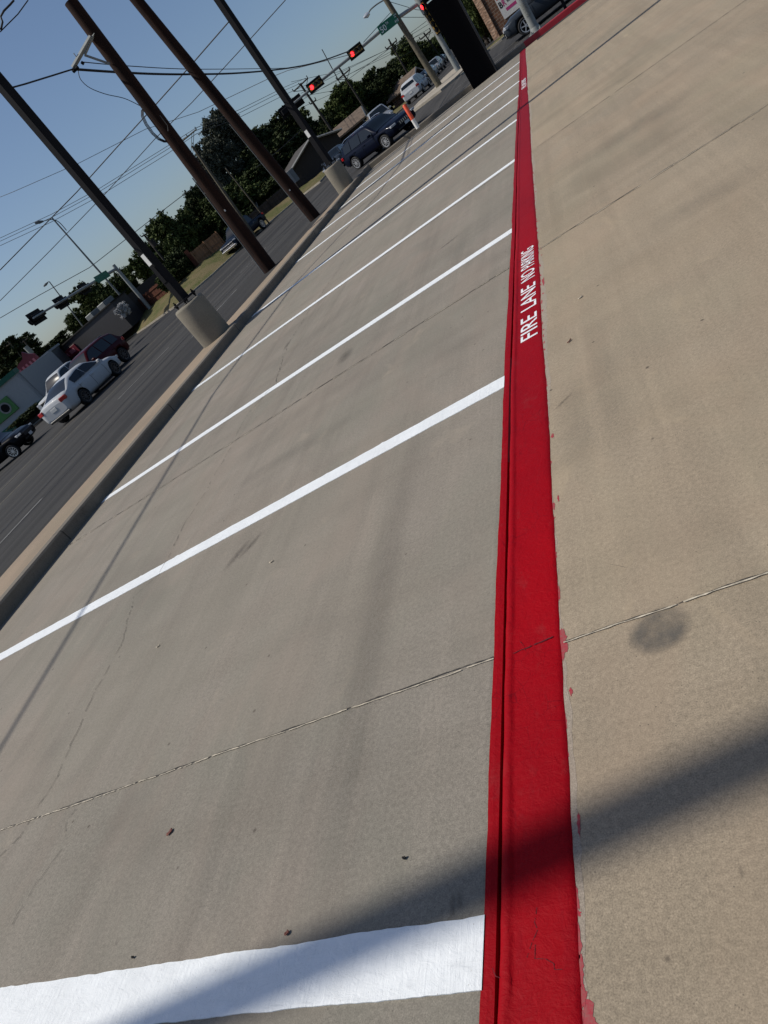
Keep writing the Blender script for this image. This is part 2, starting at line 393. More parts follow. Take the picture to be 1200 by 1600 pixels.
# ground sheet, streets
g = MB(); g.add([(-900, -600, -0.62), (900, -600, -0.62), (900, 1500, -0.62), (-900, 1500, -0.62)], [(0, 1, 2, 3)])
struct(g.build('ground', M_DIRT))
xs = [-150, -110, -80, -60, -50, -40, -34, -28] + [-26 + i for i in range(0, 20)] + [-6.98, -5.5, -3, -1, 1, 3, 6, 10, 16, 24, 40, 70, 120]
ys = [-60, -30, -10, 0, 6, 12, 18, 22, 24, 25, 26] + [27 + i for i in range(0, 14)] + [44, 50, 60, 80, 110, 150, 220, 330, 480]
g = MB()
for i in range(len(xs) - 1):
    for j in range(len(ys) - 1):
        x0, x1, y0, y1 = xs[i], xs[i + 1], ys[j], ys[j + 1]
        if x0 >= -6.99 and y1 <= 25.0: continue
        g.add([(x0, y0, zs(x0, y0)), (x1, y0, zs(x1, y0)), (x1, y1, zs(x1, y1)), (x0, y1, zs(x0, y1))], [(0, 1, 2, 3)], 0, True)
# painted lines and tar seams lie 4-8 mm above the asphalt, in the same sheet
def street_line(x0, y0, x1, y1, w, mi, dash=None, dz=0.006):
    L = math.hypot(x1 - x0, y1 - y0); n = max(2, int(L / 2.0)); tx, ty = (x1 - x0) / L, (y1 - y0) / L; nx, ny = -ty * w / 2, tx * w / 2
    for k in range(n):
        a, b = k / n * L, (k + 1) / n * L
        if dash and (a % dash[1]) > dash[0]: continue
        p, q = (x0 + tx * a, y0 + ty * a), (x0 + tx * b, y0 + ty * b)
        vs_ = [(p[0] - nx, p[1] - ny), (q[0] - nx, q[1] - ny), (q[0] + nx, q[1] + ny), (p[0] + nx, p[1] + ny)]
        g.add([(v[0], v[1], zs(*v) + dz) for v in vs_], [(3, 2, 1, 0)] if False else [(0, 1, 2, 3)], mi)
for (px, py, w, mi) in ((0, 792, .05, 1), (47, 787, .045, 1), (88, 760, .04, 1)):
    p = P(px, py, zs(*P(px, py, -.3).xy)); street_line(p.x, -30, p.x + .2, 200, w, mi)
for (x, mi, dash) in ((-11.6, 2, (3, 12)), (-15.2, 2, (3, 12)), (-19.0, 3, None), (-22.4, 3, None), (-27.0, 2, (3, 12))):
    street_line(x, -30, x, 42, .12, mi, dash); street_line(x, 60, x + 3, 240, .12, mi, dash)
for (x, mi) in ((-13.3, 1), (-17.0, 1), (-24.4, 1)):
    street_line(x, -30, x + .4, 46, .045, mi)
for (y, mi, dash) in ((31.2, 3, None), (31.5, 3, None), (35.2, 2, (3, 9)), (38.6, 2, None), (42.4, 2, (3, 9))):
    street_line(-5, y, 60, y, .12, mi, dash)
struct(g.build('street', [M_ASPH, M_SEAM, M_LANE, M_YEL]))

# far kerb line of the street, measured at several places, and the verge behind it
fe = [(-95, 775), (0, 694), (37, 665), (64, 642), (115, 598), (203, 529), (229, 512), (280, 476), (333, 430), (372, 394), (409, 360), (464, 313), (501, 285), (516, 268), (560, 232), (600, 197), (632, 168), (650, 146), (668, 124)]
fep = [G(*p) for p in fe]
def verge_poly(name, edge, back, z, m, kerbm, kw=0.16):
    v = MB(); n = len(edge)
    e0 = [Vector((p.x, p.y, 0)) for p in edge]
    e1 = []
    for i, p in enumerate(e0):
        a = e0[max(0, i - 1)]; b = e0[min(n - 1, i + 1)]; t = (b - a).normalized(); nn = Vector((-t.y, t.x, 0))
        e1.append(p + nn * kw)
    rows = [[(p.x, p.y, GZ - .05) for p in e0], [(p.x, p.y, z) for p in e0], [(p.x, p.y, z + .004) for p in e1]]
    v.grid(rows, 1, False, flip=False)
    v.grid([[(p.x, p.y, z + .002) for p in e1], [(q[0], q[1], z + .002) for q in back]], 0, False)
    return v.build(name, [m, kerbm])
def verge_poly2(name, m, kerbm):
    sh_ = [8, 8, 8, 10, 12, 20, 22, 26, 27, 22, 17, 13, 13, 12, 8, 6, 5, 4, 3]
    n = len(fe); e = [Vector((p.x, p.y, 0)) for p in fep]
    inn, foot = [], []
    for i in range(n):
        De = e[i].length; a_ = Vector((e[i].x, e[i].y, 0)) * (1 + .2 / De)
        inn.append(Vector((a_.x, a_.y, GZ + .125)))
        Df = sum(e[min(n - 1, max(0, i + k))].length for k in (-1, 0, 1)) / 3 + 6
        foot.append(PD(fe[i][0] - .56 * sh_[i], fe[i][1] - .83 * sh_[i], Df))
    v = MB()
    v.grid([[(p.x, p.y, GZ - .05) for p in e], [(p.x, p.y, GZ + .12) for p in e], [tuple(p) for p in inn]], 1, False)
    rows = []
    for t in (0, .15, .4, .7, 1): rows.append([tuple(a_.lerp(b_, t) + Vector((0, 0, (b_.z - a_.z) * (t * t - t) * .0))) for a_, b_ in zip(inn, foot)])
    rows.append([(f_.x * 3.2, f_.y * 3.2, f_.z) for f_ in foot])
    v.grid(rows, 0, True); return v.build(name, [m, kerbm]), foot
vg, FOOT = verge_poly2('verge', M_GRASS, M_FARC); struct(vg)
FPX = [(fe[i][0] - .56 * k_, FOOT[i]) for i, k_ in enumerate([8, 8, 8, 10, 12, 20, 22, 26, 27, 22, 17, 13, 13, 12, 8, 6, 5, 4, 3])]
def foot_at(px, py, extra=0.0):
    """place of a fence foot seen at this pixel, at the depth of the verge's back edge there"""
    D = None
    for (xa, pa_), (xb, pb_) in zip(FPX[:-1], FPX[1:]):
        if xa <= px <= xb:
            t = (px - xa) / (xb - xa); q_ = pa_.lerp(pb_, t); D = math.hypot(q_.x, q_.y)
    return PD(px, py, (D or 66) + extra)

# ------------------------------------------------------------------ parking lot
def kx(y): return 0.0
KY1 = 26.45                       # y of the cross kerb, at x = 0
def ky2(x):                       # front face of the cross kerb (runs slightly askew)
    return 26.05 - 0.02 * (x + 6.5) if x < -0.65 else 25.9 - 0.10 * (x + 0.65)
XW = -6.65                        # inner face of the street kerb
def kdx(y):                       # the kerb's lot side is not quite straight
    T = [(-20, 0), (.6, 0), (3.5, -.010), (6.4, 0), (9.4, 0), (12.5, .008), (15.4, .030), (26, .040)]
    for (a_, p_), (b_, q_) in zip(T[:-1], T[1:]):
        if a_ <= y <= b_: return p_ + (q_ - p_) * (y - a_) / (b_ - a_)
    return 0.0
lot = MB()
gx0, gx1 = -0.905, -0.868
ylist = [-14 + 2 * i for i in range(0, 20)] + [26.05]
# lot surface up to the paint groove
lot.grid([[(XW, y, 0) for y in ylist], [(-0.93 + kdx(y), y, 0) for y in ylist], [(-0.883 + kdx(y), y, -0.003) for y in ylist], [(-0.881 + kdx(y), y, -0.05) for y in ylist], [(-0.866 + kdx(y), y, -0.055) for y in ylist]], 0, False, flip=True)
lotobj = lot.build('parking_lot', M_LOT); struct(lotobj)
sl = MB()
sl.grid([[(-0.69, y, 0) for y in ylist[:-1] + [25.9]], [(8, y, 0) for y in ylist[:-1] + [25.0]], [(60, y, 0) for y in ylist[:-1] + [19.8]]], 0, False, flip=True)
struct(sl.build('pavement', M_SLAB))

# joints and cracks: thin sunken-looking fillers laid 3 mm proud, each wobbling
def wob(mb, x0, y0, x1, y1, w, z, mi, amp=.006, step=.05, gap=0.0, seed=0, fine=True):
    r = random.Random(seed); L = math.hypot(x1 - x0, y1 - y0); n = max(2, int(L / step))
    tx, ty = (x1 - x0) / L, (y1 - y0) / L; a = []; off = 0
    for k in range(n + 1):
        off = off * .85 + r.uniform(-amp, amp) * .6; ww = w * r.uniform(.35, 1.3) / 2
        cx, cy = x0 + tx * L * k / n - ty * off, y0 + ty * L * k / n + tx * off
        a.append(((cx - ty * -ww, cy + tx * -ww, z), (cx + ty * -ww, cy - tx * -ww, z)))
    for k in range(n):
        if gap and r.random() < gap: continue
        mb.add([a[k][0], a[k + 1][0], a[k + 1][1], a[k][1]], [(0, 3, 2, 1)], mi)
jm = MB()
jys = [1.525, 5.40, 9.27, 17.05, 20.9, 24.4]
for i, y in enumerate(jys):
    w = .012 if i == 0 else .014
    for (xa, xb) in ((XW + .02, -0.917), (-0.676, 14.0)):
        st = .02 if i < 1 else .06
        yy = y - (.035 if i == 0 else 0) * 0
        if i == 0:
            wob(jm, xa, y - .03, xb, y + .004, .0038, .0035, 0, .0035, st, 0, i * 7 + 1)
            wob(jm, xa, y - .0355, xb, y - .0015, .0048, .0045, 1, .003, st, .12, i * 7 + 2)
        else:
            wob(jm, xa, y, xb, y + .01, w * .8, .0035, 0, .003, st, .02, i * 7 + 3)
            if i == 1: wob(jm, xa, y - .012, xb, y - .002, .008, .0045, 1, .003, st, .35, i * 7 + 4)
def crack(pts, w=.006, gap=.15, seed=1, amp=.012):
    pw = [P(*p) for p in pts]
    for a, b in zip(pw[:-1], pw[1:]):
        wob(jm, a.x, a.y, b.x, b.y, w, .004, 0, amp, .03, gap, seed); seed += 1
crack([(2, 1478), (28, 1430), (62, 1375), (97, 1325), (105, 1285), (120, 1265)], .0025, .3)
crack([(0, 1340), (30, 1310), (60, 1260), (92, 1213), (110, 1165), (148, 1082), (152, 1075), (190, 1010), (212, 930), (250, 895), (265, 868), (290, 815), (320, 770), (360, 700), (385, 650)], .0035, .28, 20)
crack([(385, 650), (430, 600), (450, 540), (480, 490), (505, 455), (540, 405)], .006, .5, 50)
crack([(978, 887), (955, 882), (918, 876)], .0016, .45, 70, .003)
struct(jm.build('expansion_joint', [M_CRACK, M_JPALE]))

# stains and skid marks with a shape of their own
M_STAIN = None
def stain_mat(name, c, a, feather=.5, sc=9.0):
    m, nt, b = mat(name); g_ = NT(m)
    tc = g_.N.new('ShaderNodeTexCoord'); gr = g_.N.new('ShaderNodeTexGradient'); gr.gradient_type = 'SPHERICAL'
    mp = g_.N.new('ShaderNodeMapping'); mp.inputs['Location'].default_value = (-1, -1, 0); mp.inputs['Scale'].default_value = (2, 2, 1)
    g_.L.new(tc.outputs['Generated'], mp.inputs['Vector'])
    # object coordinates are in -1..1 over the patch
    g_.L.new(tc.outputs['UV'], gr.inputs['Vector'])
    n = g_.noise(g_.co(), sc, 5, .7, .5)
    f = g_.math('MULTIPLY', g_.rng(gr.outputs['Fac'], 0, feather), g_.rng(n, .3, .62, .25, 1), True)
    b.inputs['Base Color'].default_value = (*c, 1); b.inputs['Roughness'].default_value = .9
    g_.L.new(g_.math('MULTIPLY', f, a), b.inputs['Alpha'])
    return m
def patch(mb, cx, cy, rx, ry, rot, z, mi, rag=.12, n=40, seed=0):
    r = random.Random(seed); ring = []; rr = 1
    for k in range(n):
        rr = rr * .5 + .5 * (1 + r.uniform(-rag, rag)); t = 2 * PI * k / n
        x, y = math.cos(t) * rx * rr, math.sin(t) * ry * rr
        ring.append((cx + x * math.cos(rot) - y * math.sin(rot), cy + x * math.sin(rot) + y * math.cos(rot), z))
    mb.add([(cx, cy, z)] + ring, [(0, 1 + k, 1 + (k + 1) % n) for k in range(n)], mi)
def stain(px, py, rx, ry, rot, m, name='stain', z=.0025, seed=1):
    c = P(px, py, 0); me = bpy.data.meshes.new(name); n = 48
    vs_ = [(0, 0, 0)] + [(math.cos(2 * PI * k / n) * rx, math.sin(2 * PI * k / n) * ry, 0) for k in range(n)]
    me.from_pydata(vs_, [], [(0, 1 + k, 1 + (k + 1) % n) for k in range(n)])
    uv = me.uv_layers.new(name='UVMap')
    for lp in me.loops:
        v = me.vertices[lp.vertex_index].co; uv.data[lp.index].uv = (v.x / rx, v.y / ry)
    me.materials.append(m); o = bpy.data.objects.new(name, me); COL.objects.link(o)
    o.location = (c.x, c.y, z); o.rotation_euler = (0, 0, rot); struct(o); return o
MS1 = stain_mat('oil_stain', (0.10, 0.10, 0.095), .55, .35)
MS2 = stain_mat('faint_stain', (0.13, 0.122, 0.105), .16, .9, 4)
MS3 = stain_mat('scuff_dark', (0.06, 0.052, 0.045), .45, .9, 40)
stain(1030, 985, .095, .085, .3, MS1, 'oil_stain')
for (px, py, rx, ry, ro) in ((1010, 190, .55, .35, .2), (960, 130, .5, .4, .1), (560, 1130, .10, .95, .06), (610, 850, .12, 1.2, -.02),
                             (945, 610, .12, .8, .0), (900, 660, .10, .5, 0), (470, 700, .8, .14, .02), (1120, 300, .5, .2, 0), (350, 650, .5, .5, 0)):
    stain(px, py, rx, ry, ro, MS2, 'worn_patch', seed=int(px))
for (px, py, rx, ry, ro) in ((372, 866, .05, .16, -.5), (392, 852, .04, .14, -.6), (540, 556, .10, .18, .1), (700, 380, .02, .16, -1.2), (702, 379, .02, .2, -1.25), (182, 1474, .006, .013, .3),
                             (880, 628, .012, .07, -.9), (708, 1415, .012, .035, 0), (1157, 1363, .004, .017, .0), (719, 1408, .010, .03, .2), (448, 540, .05, .2, 0.1)):
    stain(px, py, rx, ry, ro, MS3, 'scuff_mark', .0032)

# white stripes
def stripe(xa, xb, ya, yb, w, z, label, seed=3, w2=None):
    w2 = w2 or w
    mb = MB(); r = random.Random(seed); n = int(abs(xb - xa) / .02); T = []; Bt = []; e1 = e2 = 0
    for k in range(n + 1):
        e1 = e1 * .8 + r.uniform(-.0016, .0016); e2 = e2 * .8 + r.uniform(-.0016, .0016)
        j1 = r.uniform(.004, .008) if r.random() < .02 else 0
        x = xa + (xb - xa) * k / n; y = ya + (yb - ya) * k / n; ww = w + (w2 - w) * k / n
        T.append((x, y + ww / 2 + e1 + j1, z)); Bt.append((x, y - ww / 2 + e2, z))
    low = [(p[0], p[1], .0002) for p in Bt]; hi = [(p[0], p[1], .0002) for p in T]
    mb.grid([low, Bt, T, hi], 0, False, flip=False)
    o = mb.build('parking_line', M_WHITE)
    return tag(o, label, 'parking line', 'white parking lines across the lot')
def stripe_px(L, Rr, w, label, seed, wL=None):
    if seed > 5: w = w + .012 * (seed - 5)
    a = P(*L); b = P(*Rr); sl_ = (b.y - a.y) / (b.x - a.x)
    xa, xb = XW + .04, -0.912 + kdx(b.y)
    if L[2:] : pass
    ya = b.y + sl_ * (xa - b.x); yb = b.y + sl_ * (xb - b.x)
    return stripe(xa, xb, ya, yb, w, .0035, label, seed)
# nearest line: edges measured separately
a1, b1 = P(0, 1545), P(762, 1430); a2, b2 = P(400, 1584), P(762, 1547)
s1_ = (b1.y - a1.y) / (b1.x - a1.x); s2_ = (b2.y - a2.y) / (b2.x - a2.x); xa, xb = -4.4, -0.912
yt = lambda x: b1.y + s1_ * (x - b1.x)
yb_ = lambda x: b2.y + s2_ * (x - b2.x)
stripe(xa, xb, (yt(xa) + yb_(xa)) / 2, (yt(xb) + yb_(xb)) / 2, yt(xa) - yb_(xa), .0045, 'broad white line nearest the camera, crossed by the wide soft shadow', 3, yt(xb) - yb_(xb))
stripe_px((0, 1027), (791, 595), .135, 'white line next beyond the nearest one, with a scuffed tyre track', 4)
stripe_px((175, 773), (802, 359), .135, 'white line ending at the lettering on the red kerb', 5)
stripe_px((306, 606), (805, 250), .13, 'white line just beyond the large lettering, one before the thin pole shadow', 6)
stripe_px((397, 492), (808, 187), .13, 'white line lying just on the near side of the long thin pole shadow', 7)
stripe_px((456, 415), (811, 149), .13, 'white line just beyond the long thin pole shadow', 8)
for i, y in enumerate((17.9, 20.3, 22.6)):
    stripe(XW + .04, -0.875, y + .12, y, .17, .0035, ['seventh white line from the camera, ending beside the far lettering', 'eighth white line from the camera, last but one before the cross street kerb', 'farthest white line, closest to the cross street kerb'][i], 9 + i)

# ------------------------------------------------------------------ red kerb
rk = MB()
YA, YB = -3.0, 25.9
def ragged(seed, n, amp): 
    r = random.Random(seed); o = []; v = 0
    for k in range(n): v = v * .9 + r.uniform(-amp, amp); o.append(v)
    return o
N = 900; yy = [YA + (YB - YA) * k / (N - 1) for k in range(N)]
rg = ragged(5, N, .0016); rg2 = ragged(6, N, .0012); ed = ragged(8, N, .0010); dr = ragged(11, N, .0006)
def right_x(y): return -0.683 - .004 * math.sin(y * .9)
prof = []
# lip, nose, top, right edge
cols = [(-0.870, -0.055), (-0.8735, -0.008), (-0.872, 0.000), (-0.867, 0.0055), (-0.858, 0.0088), (-0.850, 0.0092), (-0.844, 0.0078), (-0.839, 0.0052), (-0.832, 0.0050), (-0.80, 0.0055), (-0.76, 0.0055), (-0.72, 0.0055), (-0.700, 0.005)]
for (x, z) in cols:
    row = []
    for k, y in enumerate(yy):
        xx = x + (ed[k] if z > -.01 else ed[k]); zz = z
        if 0.30 < y < 0.62 and -.872 < x < -.84: zz -= .004 * abs(math.sin(y * 47)) * math.sin((y - .30) / .32 * PI); xx += .004 * math.sin(y * 33)
        if x > -.84: zz += .0011 * math.sin(y * 23 + x * 60) * math.sin(y * 7.3 + x * 31)
        if x < -.82: xx += kdx(y)
        row.append((xx, y, zz + dr[k] * .8))
    prof.append(row)
prof.append([(right_x(y) - .004 + rg[k], y, .0034) for k, y in enumerate(yy)])
prof.append([(right_x(y) + rg[k], y, .0006) for k, y in enumerate(yy)])
rk.grid(prof, 0, True, flip=True)
kerb = rk.build('fire_lane_kerb', M_RED)
tag(kerb, 'long red painted fire lane kerb with white stencil lettering, running up the photo', 'kerb')
# painted strip on the lot side of the groove
gp = MB()
gp.grid([[(-0.915 + rg2[k] + kdx(y), y, .0020) for k, y in enumerate(yy)], [(-0.90 + rg2[k] * .3 + kdx(y), y, .0022) for k, y in enumerate(yy)],
         [(-0.882 + kdx(y), y, .0005) for y in yy], [(-0.8798 + kdx(y), y, -.05) for y in yy]], 0, False, flip=True)
gp.build('painted_gutter_edge', M_RED, kerb)
# overspray blots at the right edge
bl = MB(); r = random.Random(3)
spots = []
y = .2
while y < 8:
    y += r.uniform(.02, .22)
    if y < .55: L_, wd = r.uniform(.02, .06), r.uniform(.010, .022)
    elif 1.35 < y < 1.62: L_, wd = r.uniform(.03, .06), r.uniform(.010, .016)
    else: L_, wd = r.uniform(.005, .03), r.uniform(.002, .007)
    off = wd * .5 if r.random() < .75 else r.uniform(.012, .026)
    patch(bl, right_x(y) + off, y, wd, L_, 0, .0006 + .0003 * r.random(), 0, .75, 26, int(y * 1000))
for (px, py, w_, l_) in ((886, 1270, .008, .02), (849, 440, .008, .07), (853, 600, .006, .04), (912, 1560, .006, .02), (908, 1590, .006, .02), (900, 1480, .012, .05), (905, 1510, .010, .03)):
    p = P(px, py); patch(bl, p.x, p.y, w_, l_, 0, .0011, 0, .6, 24, px)
bl.build('paint_overspray', M_SMEAR, kerb)
M_PALE = concrete('pale_edge_concrete', (0.345, 0.285, 0.225), (0.29, 0.245, 0.195), (0.38, 0.32, 0.255), 1.0, 0.2, False)
pm = MB(); r3 = random.Random(21); wv = .016; rowA = []; rowB = []
for k in range(N):
    y = yy[k]; wv = max(.003, min(.032, wv + r3.uniform(-.005, .005)))
    rowA.append((right_x(y) - .006, y, .0004)); rowB.append((right_x(y) + wv + .006 * math.sin(y * 1.7) + r3.uniform(-.004, .004), y, .0004))
pm.grid([rowA, rowB], 0, False, flip=True); struct(pm.build('pavement_edge', M_PALE))
# joints showing through the red paint, flaked edge pieces
fk = MB()
for i, yj in enumerate(jys):
    wob(fk, -0.845, yj - .012 + (.0), -0.70, yj + .003, .004 if i == 0 else .008, .0072, 0, .003, .008, .15, 300 + i)
M_REDD = simple('dark_red_crack', (0.10, 0.0, 0.006), .8, noise=.4, scale=50)
for (pts, s_) in (([(838, 1417), (834, 1440), (839, 1452), (830, 1472), (822, 1495)], 1), ([(835, 1475), (834, 1497), (852, 1498), (864, 1505), (865, 1514), (877, 1514)], 2), ([(793, 1440), (791, 1470), (792, 1515)], 3), ([(811, 1000), (818, 1009), (820, 1016)], 4), ([(768, 1512), (774, 1525), (780, 1527)], 6)):
    pw = [P(*p, .01) for p in pts]
    for a, b in zip(pw[:-1], pw[1:]): wob(fk, a.x, a.y, b.x, b.y, .0016, .0072, 0, .001, .004, .15, s_)
fk.build('paint_crack', M_REDD, kerb)

def text_mesh(txt, name, mat_, parent, M4, size=(1, 1), extrude=0.0, font_bold=0.0, spacing=1.0):
    cu = bpy.data.curves.new('t', 'FONT'); cu.body = txt; cu.extrude = extrude; cu.offset = font_bold; cu.space_character = spacing
    cu.resolution_u = 3
    o = bpy.data.objects.new('t', cu); COL.objects.link(o)
    dg = bpy.context.evaluated_depsgraph_get(); me = bpy.data.meshes.new_from_object(o.evaluated_get(dg))
    bpy.data.objects.remove(o); bpy.data.curves.remove(cu)
    xs_ = [v.co.x for v in me.vertices]; ys_ = [v.co.y for v in me.vertices]
    x0, x1, y0, y1 = min(xs_), max(xs_), min(ys_), max(ys_)
    for v in me.vertices:
        c = Vector(((v.co.x - x0) / (x1 - x0) * size[0], (v.co.y - y0) / (y1 - y0) * size[1], v.co.z)); v.co = M4 @ c
    me.materials.clear(); me.materials.append(mat_)
    ob = bpy.data.objects.new(name, me); COL.objects.link(ob)
    if parent is not None: ob.parent = parent
    return ob
def kerb_text(ya, yb, seg):
    # reading direction +Y, letter tops towards -X
    total = yb - ya
    for (t, f0, f1) in seg:
        M4 = Matrix(((0, -1, 0, -0.712), (1, 0, 0, ya + total * f0), (0, 0, 1, .0068), (0, 0, 0, 1)))
        text_mesh(t, 'stencil_lettering', M_WHITE, kerb, M4, (total * (f1 - f0), .108), 0.0006, .004)
t0, t1 = P(826, 531).y, P(829, 387).y
kerb_text(t0, t1, (('FIRE', 0, .205), ('LANE', .27, .52), ('NO', .585, .70), ('PARKING', .735, 1.0)))
t0, t1 = P(820, 137).y, P(824, 120).y
kerb_text(t0, t1, (('FIRE', 0, .205), ('LANE', .27, .52), ('NO', .585, .70), ('PARKING', .735, 1.0)))

# ------------------------------------------------------------------ street kerb, verge strip, cross-street kerb
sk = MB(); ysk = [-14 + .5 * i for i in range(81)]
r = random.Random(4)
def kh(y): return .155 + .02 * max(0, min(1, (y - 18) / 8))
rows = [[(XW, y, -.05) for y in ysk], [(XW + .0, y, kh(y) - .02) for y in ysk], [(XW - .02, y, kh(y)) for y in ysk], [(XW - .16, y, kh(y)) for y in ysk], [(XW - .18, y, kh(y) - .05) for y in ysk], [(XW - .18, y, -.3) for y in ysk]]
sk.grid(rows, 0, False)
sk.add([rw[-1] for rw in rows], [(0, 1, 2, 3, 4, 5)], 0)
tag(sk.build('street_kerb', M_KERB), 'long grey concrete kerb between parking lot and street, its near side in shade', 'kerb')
vp_ = MB()
def gapw(y): return .022 + .05 * max(0, min(1, (9 - y) / 6))
def vx(y): return XW - .18 - .025 - (1.10 - .030 * max(0, y) if y < 16 else .62 - .03 * (y - 16))
ysv = [y for y in ysk if y < 25]
vp_.grid([[(XW - .18 - gapw(y), y, kh(y) - .2) for y in ysv], [(XW - .18 - gapw(y), y, kh(y) - .02) for y in ysv], [(vx(y), y, kh(y) - .04) for y in ysv], [(vx(y) - .01, y, -.5) for y in ysv]], 0, False)
struct(vp_.build('verge_strip', M_TAN))
gv = MB(); r = random.Random(12)
for k in range(420):
    y = r.uniform(2.0, 12); x = XW - .18 - gapw(y) * r.uniform(.0, 1.1); s_ = r.uniform(.006, .02)
    gv.box((x, y, kh(y) - .035 + s_ * .3), (s_, s_ * r.uniform(.8, 1.6), s_), r.uniform(0, 3), 0 if r.random() < .6 else 1)
tag(gv.build('gravel', [M_CRACK, M_JPALE]), None, None, None, 'stuff'); bpy.data.objects['gravel']['label'] = 'loose gravel and dirt caught behind the street kerb'

ck = MB(); r = random.Random(5)
xsx = [XW - .18 + .5 * i for i in range(0, 13)] + [-0.66]
ch = .16
def cross(mb, xl, z, mi=0):
    rows = [[(x, ky2(x), -.05) for x in xl], [(x, ky2(x), z - .02) for x in xl], [(x, ky2(x) + .02, z) for x in xl], [(x, ky2(x) + .17, z) for x in xl], [(x, ky2(x) + .19, z - .05) for x in xl], [(x, ky2(x) + .19, -.6) for x in xl]]
    mb.grid(rows, mi, False, flip=True)
cross(ck, xsx, ch)
tag(ck.build('cross_street_kerb', M_KERB), 'low bare concrete kerb along the cross street at the far end of the parking lot', 'kerb')
c2 = MB(); xsr = [-0.66, -0.3] + [i * .5 for i in range(0, 70)]
cross(c2, xsr, ch + .01)
M_RED2 = simple('dark_red_paint', (0.26, 0.006, 0.016), .5, noise=.2, scale=4)
tag(c2.build('red_cross_kerb', M_RED2), 'red painted kerb along the cross street, in front of the grey lamp post', 'kerb')
c3 = MB(); c3.grid([[(x, ky2(x) - .62, .0035) for x in xsr[1:]], [(x, ky2(x) - .01, .0035) for x in xsr[1:]]], 0, False, flip=True)
struct(c3.build('gutter', M_ASPH))

# ------------------------------------------------------------------ small litter on the lot
M_LEAF = simple('dry_leaf', (0.16, 0.05, 0.035), .8, noise=.4, scale=30)
M_SEED = simple('pale_leaf', (0.5, 0.43, 0.33), .8, noise=.2, scale=30)
def litter(px, py, l, w, rot, m, label, name='dry_leaf', cat='leaf'):
    p = P(px, py, .003); mb = MB(); n = 14; r = random.Random(int(px * 7 + py))
    a = []; b = []; c = []
    for k in range(n):
        t = 2 * PI * k / n; rr = 1 + r.uniform(-.18, .18)
        a.append(Vector((math.cos(t) * l * .85 * rr, math.sin(t) * w * .85 * rr, .0005))); b.append(Vector((math.cos(t) * l * rr, math.sin(t) * w * rr, .004 + .002 * math.sin(3 * t)))); c.append(Vector((math.cos(t) * l * .45, math.sin(t) * w * .45, .0022)))
    mb.rings([a, b, c], True, True, 0, True)
    o = mb.build(name, m); o.location = p; o.rotation_euler = (0, 0, rot); tag(o, label, cat); return o
litter(266, 1300, .016, .009, 1.0, M_LEAF, 'curled reddish brown dry leaf on bare concrete left of centre, near the bottom')
litter(424, 878, .014, .006, .3, M_SEED, 'small pale leaf scrap on concrete between the first two white lines')
litter(247, 1010, .012, .006, .8, M_SEED, 'tiny pale leaf scrap near the long crack, left of the second line')
litter(449, 1458, .008, .006, .8, M_LEAF, 'small brown crumb just above the nearest white line', 'debris', 'debris')
litter(208, 1496, .006, .004, .1, M_DARK, 'tiny black pebble at the upper edge of the nearest white line', 'pebble', 'pebble')
litter(907, 465, .016, .006, .5, M_SEED, 'pale scrap on the tan pavement right of the red lettering', 'leaf_scrap', 'leaf')
litter(890, 533, .018, .004, .9, M_LEAF, 'short dark twig on the tan pavement right of the red lettering', 'twig', 'twig')
litter(632, 1341, .006, .005, .1, M_DARK, 'small dark pebble on concrete above the nearest white line, left of the red kerb', 'pebble', 'pebble')

